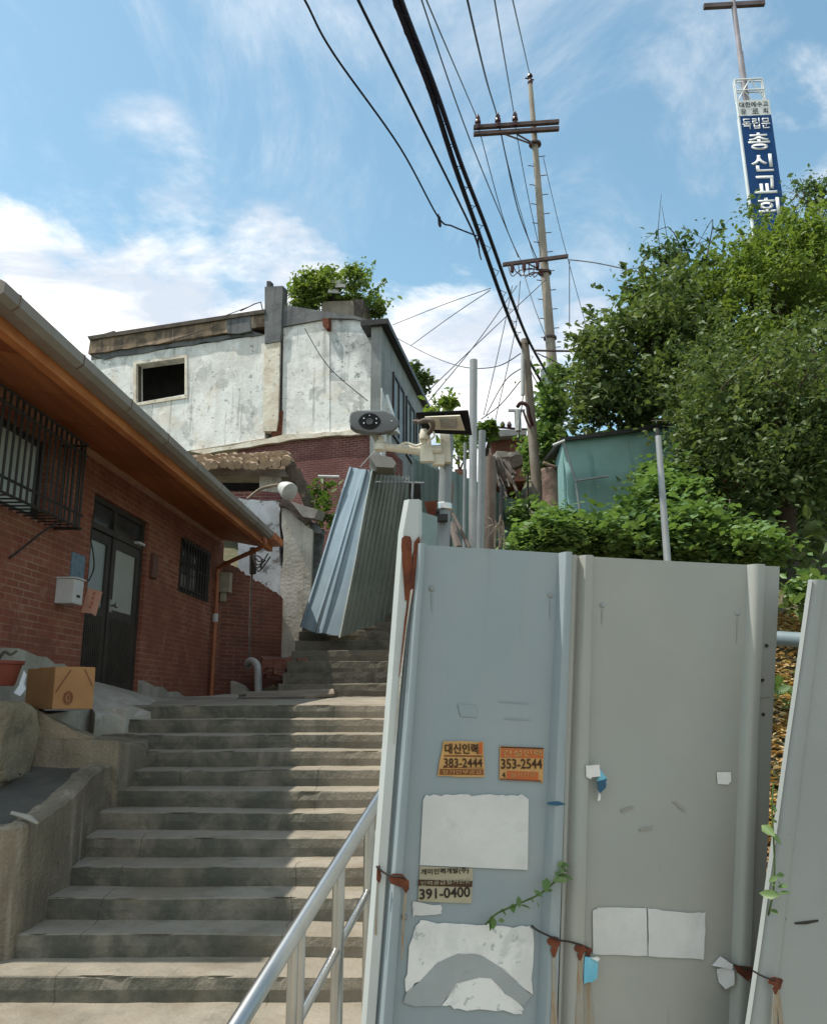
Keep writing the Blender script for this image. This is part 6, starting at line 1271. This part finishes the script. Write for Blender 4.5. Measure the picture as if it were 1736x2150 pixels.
def build_plants():
    G = 'trees behind the hoarding'
    # broad leaved dark tree above the shed
    tree('broadleaf_tree', 'dark broad leaved tree above the teal shed, left of the taller trees', 'tree', P(1330, 1060, 13.2), [P(1345,930,13), P(1240,780,12.6), P(1290,720,12.8), P(1380,730,13), P(1220,870,12.6), P(1420,700,13.2), P(1330,800,12.6)],
         [blob(1262,760,12.6,48,52,.9), blob(1340,705,12.8,62,48,1.0), blob(1236,850,12.5,46,44,.8), blob(1320,840,12.5,82,58,1.1), blob(1420,690,13,70,70,1.0), blob(1400,800,12.8,80,80,1.0), blob(1228,735,12.6,26,26,.4), blob(1340,640,13.2,40,34,.6), blob(1400,620,13.3,40,44,.6)], 5.0, .095, 'leaf_dark', .17, 36, .35, .13, group=G, sprays=90)
    # tall fine-leaved tree standing behind, its sparse top against the sky
    tree('sparse_tree', 'sparse fine leaved treetop against the sky above the dark broad leaved tree', 'tree', P(1460, 900, 15.5), [P(1455,720,15.5), P(1380,530,15.2), P(1430,510,15.4), P(1490,500,15.6), P(1400,590,15.4), P(1470,600,15.5)],
         [blob(1385,540,15.2,42,30,.6), blob(1440,520,15.3,40,34,.6), blob(1490,505,15.5,26,26,.5), blob(1400,590,15.3,40,34,.6), blob(1460,590,15.5,60,50,.8)], 2.6, .11, 'leaf_fine', .20, 16, .2, .09, group=G)
    tree('sparse_tree', 'thin wispy treetop right of the blue sign tower', 'tree', P(1700, 640, 18), [P(1700,560,18), P(1690,380,18), P(1720,370,18), P(1660,430,18), P(1740,420,18)],
         [blob(1690,385,18,38,26,.5), blob(1655,425,18,22,34,.5), blob(1715,415,18,40,34,.6), blob(1566,450,18,10,16,.3)], 3.4, .10, 'leaf_fine', .22, 16, .2, .07, group=G)
    # bright yellow-green tree
    tree('bright_tree', 'tall yellow green tree with small leaves below the blue sign tower', 'tree', P(1600, 1000, 14.2), [P(1600,800,14), P(1560,560,14), P(1640,520,14), P(1710,520,14), P(1500,700,13.8), P(1560,700,13.6), P(1680,640,13.7)],
         [blob(1600,545,14,58,50,1.0), blob(1680,525,14,56,50,1.0), blob(1560,600,13.8,66,64,1.0), blob(1510,690,13.6,66,74,1.1), blob(1640,620,13.6,80,70,1.1), blob(1730,600,13.8,66,100,1.1), blob(1470,640,13.9,50,60,.9), blob(1460,760,13.5,60,60,.9), blob(1540,800,13.0,66,60,.9), blob(1600,740,13.0,56,60,.8), blob(1480,840,13.0,50,50,.7), blob(1735,500,14.2,34,36,.7)], 4.4, .08, 'leaf_bright', .18, 40, .3, .15, group=G, sprays=220)
    # dark shaded tree at the right
    tree('shade_tree', 'large dark shaded tree filling the right edge above the hoarding', 'tree', P(1640, 1180, 10.8), [P(1630,1000,10.6), P(1540,800,10.4), P(1620,760,10.5), P(1710,740,10.6), P(1480,930,10.4), P(1700,900,10.2), P(1560,960,10.2), P(1620,900,10)],
         [blob(1610,850,10.6,80,80,1.1), blob(1720,800,10.8,64,130,1.1), blob(1520,860,10.4,84,88,1.1), blob(1660,920,10.2,110,110,1.3), blob(1470,950,10.6,62,70,.9), blob(1450,850,11.6,64,64,.9), blob(1530,760,11.6,60,56,.8), blob(1560,1010,10.3,100,80,1.1), blob(1690,1010,10.0,80,70,1.0), blob(1440,1010,10.8,40,50,.6), blob(1760,900,10.4,60,150,1.0)], 5.0, .072, 'leaf_dark', .17, 42, .3, .17, group=G, sprays=260)
    # dense thicket behind closing the view to the right
    leaves('thicket', crown_points([blob(1580,880,16,240,240,1.6), blob(1650,1100,13,190,120,1.2), blob(1400,950,15,150,110,1.2), blob(1750,700,17,200,260,1.6), blob(1640,1150,10.4,120,60,.6,90)], 2.0, .3, 30, .2), .16, 'leaf_dark', None, 'deep shaded undergrowth behind the trees on the right', 'undergrowth', kind='stuff')
    # vines climbing the two poles and the old stump
    v = thing('climbing_vine', 'bright green vine climbing around the utility poles left of the teal shed', 'vine', P(1150, 1060, 13.4))
    leaves('foliage', crown_points([blob(1156,860,15.0,28,50,.4), blob(1150,920,15,28,50,.4), blob(1176,950,14.8,22,50,.4), blob(1170,800,15.2,22,26,.4), blob(1160,1000,14.9,18,40,.4)], 10, .14, 18, .3), .13, 'leaf_ivy', v)
    bm = BM(); trunk(bm, [P(1150,1070,15), P(1146,960,15), P(1158,840,15.1)], .03, .01, 5); trunk(bm, [P(1165,1060,15), P(1180,940,15), P(1172,800,15.2)], .03, .01, 5); obj('stem', bm, 'bark', v)
    v = thing('climbing_vine', 'dull green vine hanging left of the short wooden pole', 'vine', P(1100, 1060, 13.2))
    leaves('foliage', crown_points([blob(1108,1010,14.8,14,55,.3), blob(1104,950,14.9,10,34,.3), blob(1094,1072,13.4,20,22,.4)], 11, .13, 16, .3), .11, 'leaf_ivy', v)
    bm = BM(); trunk(bm, [P(1104,1085,14.8), P(1108,1000,14.8), P(1102,930,14.9)], .025, .01, 5); obj('stem', bm, 'bark', v)
    bm = BM(); trunk(bm, [P(1160,1085,12.6), P(1158,1030,12.6), P(1152,985,12.6)], .16, .13, 9); trunk(bm, [P(1178,1085,12.9), P(1180,1030,12.9), P(1186,960,12.9)], .15, .12, 9); trunk(bm, [P(1140,970,12.5), P(1165,980,12.5), P(1180,982,12.5)], .03, .02, 6); rough_up(bm, .02, 5)
    obj('dead_trunk', bm, 'bark_red', None, 'reddish dead tree trunk between the short pole and teal shed', 'tree', smooth='all')
    # ivy mound
    pts = crown_points([blob(1122,1138,8.6,66,26,.7,70), blob(1220,1146,8.8,80,22,.8,90), blob(1350,1122,9.2,76,38,.8,110), blob(1385,1036,10.2,32,44,.5,50), blob(1348,1085,9.8,28,24,.5,40), blob(1430,1150,8.8,86,36,.8,90), blob(1530,1170,8.6,80,22,.8,70), blob(1400,1080,9.6,50,50,.6,60)], 5.2, .11, 40, .55)
    leaves('ivy', pts, .072, 'leaf_ivy', None, 'bright green ivy mound spilling over behind the top of the hoarding', 'ivy', kind='stuff', up=1.1, aspect=.8)
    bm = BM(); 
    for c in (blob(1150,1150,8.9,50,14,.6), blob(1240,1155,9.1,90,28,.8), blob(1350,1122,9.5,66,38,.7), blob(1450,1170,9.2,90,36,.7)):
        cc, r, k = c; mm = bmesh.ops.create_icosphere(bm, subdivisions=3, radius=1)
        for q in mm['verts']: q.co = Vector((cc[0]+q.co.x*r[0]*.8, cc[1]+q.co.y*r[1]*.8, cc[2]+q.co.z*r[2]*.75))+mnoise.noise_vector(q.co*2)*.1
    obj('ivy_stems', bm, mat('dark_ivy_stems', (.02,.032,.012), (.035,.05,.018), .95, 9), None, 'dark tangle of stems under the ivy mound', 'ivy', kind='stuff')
    # slope seen through the gap: grass above, dry leaves below
    n = 16000; X = rng.uniform(1.5, 4.4, n); Y = rng.uniform(4.2, 9.0, n); Z_ = np.array([ground_h(x, y) for x, y in zip(X, Y)])+.03
    leaves('leaf_litter', np.stack([X, Y, Z_], 1), .075, 'litter', None, 'dry brown fallen leaves on the slope seen through the panel gap', 'fallen leaves', kind='stuff', up=1.6)
    leaves('weeds', crown_points([blob(1660,1275,7.6,46,44,.5,60), blob(1720,1280,7.8,46,40,.5,50), blob(1650,1390,7.4,40,34,.4,34), blob(1690,1500,6.6,24,24,.3,10), blob(1660,1450,6.6,16,12,.2,6), blob(1640,1600,5.8,16,24,.2,6)], 5, .10, 22, .2), .08, 'leaf_ivy', None, 'bright weeds above the grey pipe seen in the panel gap', 'weeds', kind='stuff')
    # small plants around the white house and ruined shack
    for nm, lb, c, bl, sz, m in (('shrub', 'small shrub growing on the broken shack roof by the purple bricks', P(675,1070,16.4), [blob(672,1035,16.4,18,30,.3), blob(685,1060,16.2,14,22,.3), blob(690,1085,16.0,16,18,.3)], .12, 'leaf_mid'),
                           ('shrub', 'dark leafy branch behind the far corner of the white house', P(870,850,30), [blob(868,790,30,14,22,.6), blob(890,800,30,24,8,.4), blob(880,815,30,14,16,.4)], .22, 'leaf_dark'),
                           ('shrub', 'light green shrub above the black framed lamp', P(935,915,18), [blob(925,858,18,32,14,.6), blob(945,850,18,10,12,.4)], .15, 'leaf_bright'),
                           ('shrub', 'yellow green shrub right of the camera pole below the lamp', P(965,990,15), [blob(966,940,15,13,36,.4)], .13, 'leaf_bright'),
                           ('shrub', 'small pale bush before the far brick house', P(1012,910,22), [blob(1018,905,22,20,16,.5)], .16, 'leaf_mid')):
        t = thing(nm, lb, 'shrub', c, 'small shrubs'); leaves('foliage', crown_points(bl, 7, .12, 16, .3), sz, m, t)
        bm = BM(); 
        for k in range(4): trunk(bm, [Vector((c[0], c[1], min(c[2]-.2, ground_h(c[0], c[1])-.1) if 'shack' not in lb else c[2]-.2)), V3(c)+Vector((0,0,-.2)), V3(c).lerp(V3(bl[0][0]), .5)+Vector((random.uniform(-.1,.1),0,0)), V3(bl[0][0])+Vector((random.uniform(-.3,.3), 0, random.uniform(-.1,.3)))], .03, .008, 5, 4)
        obj('stem', bm, 'bark', t)
build_plants()
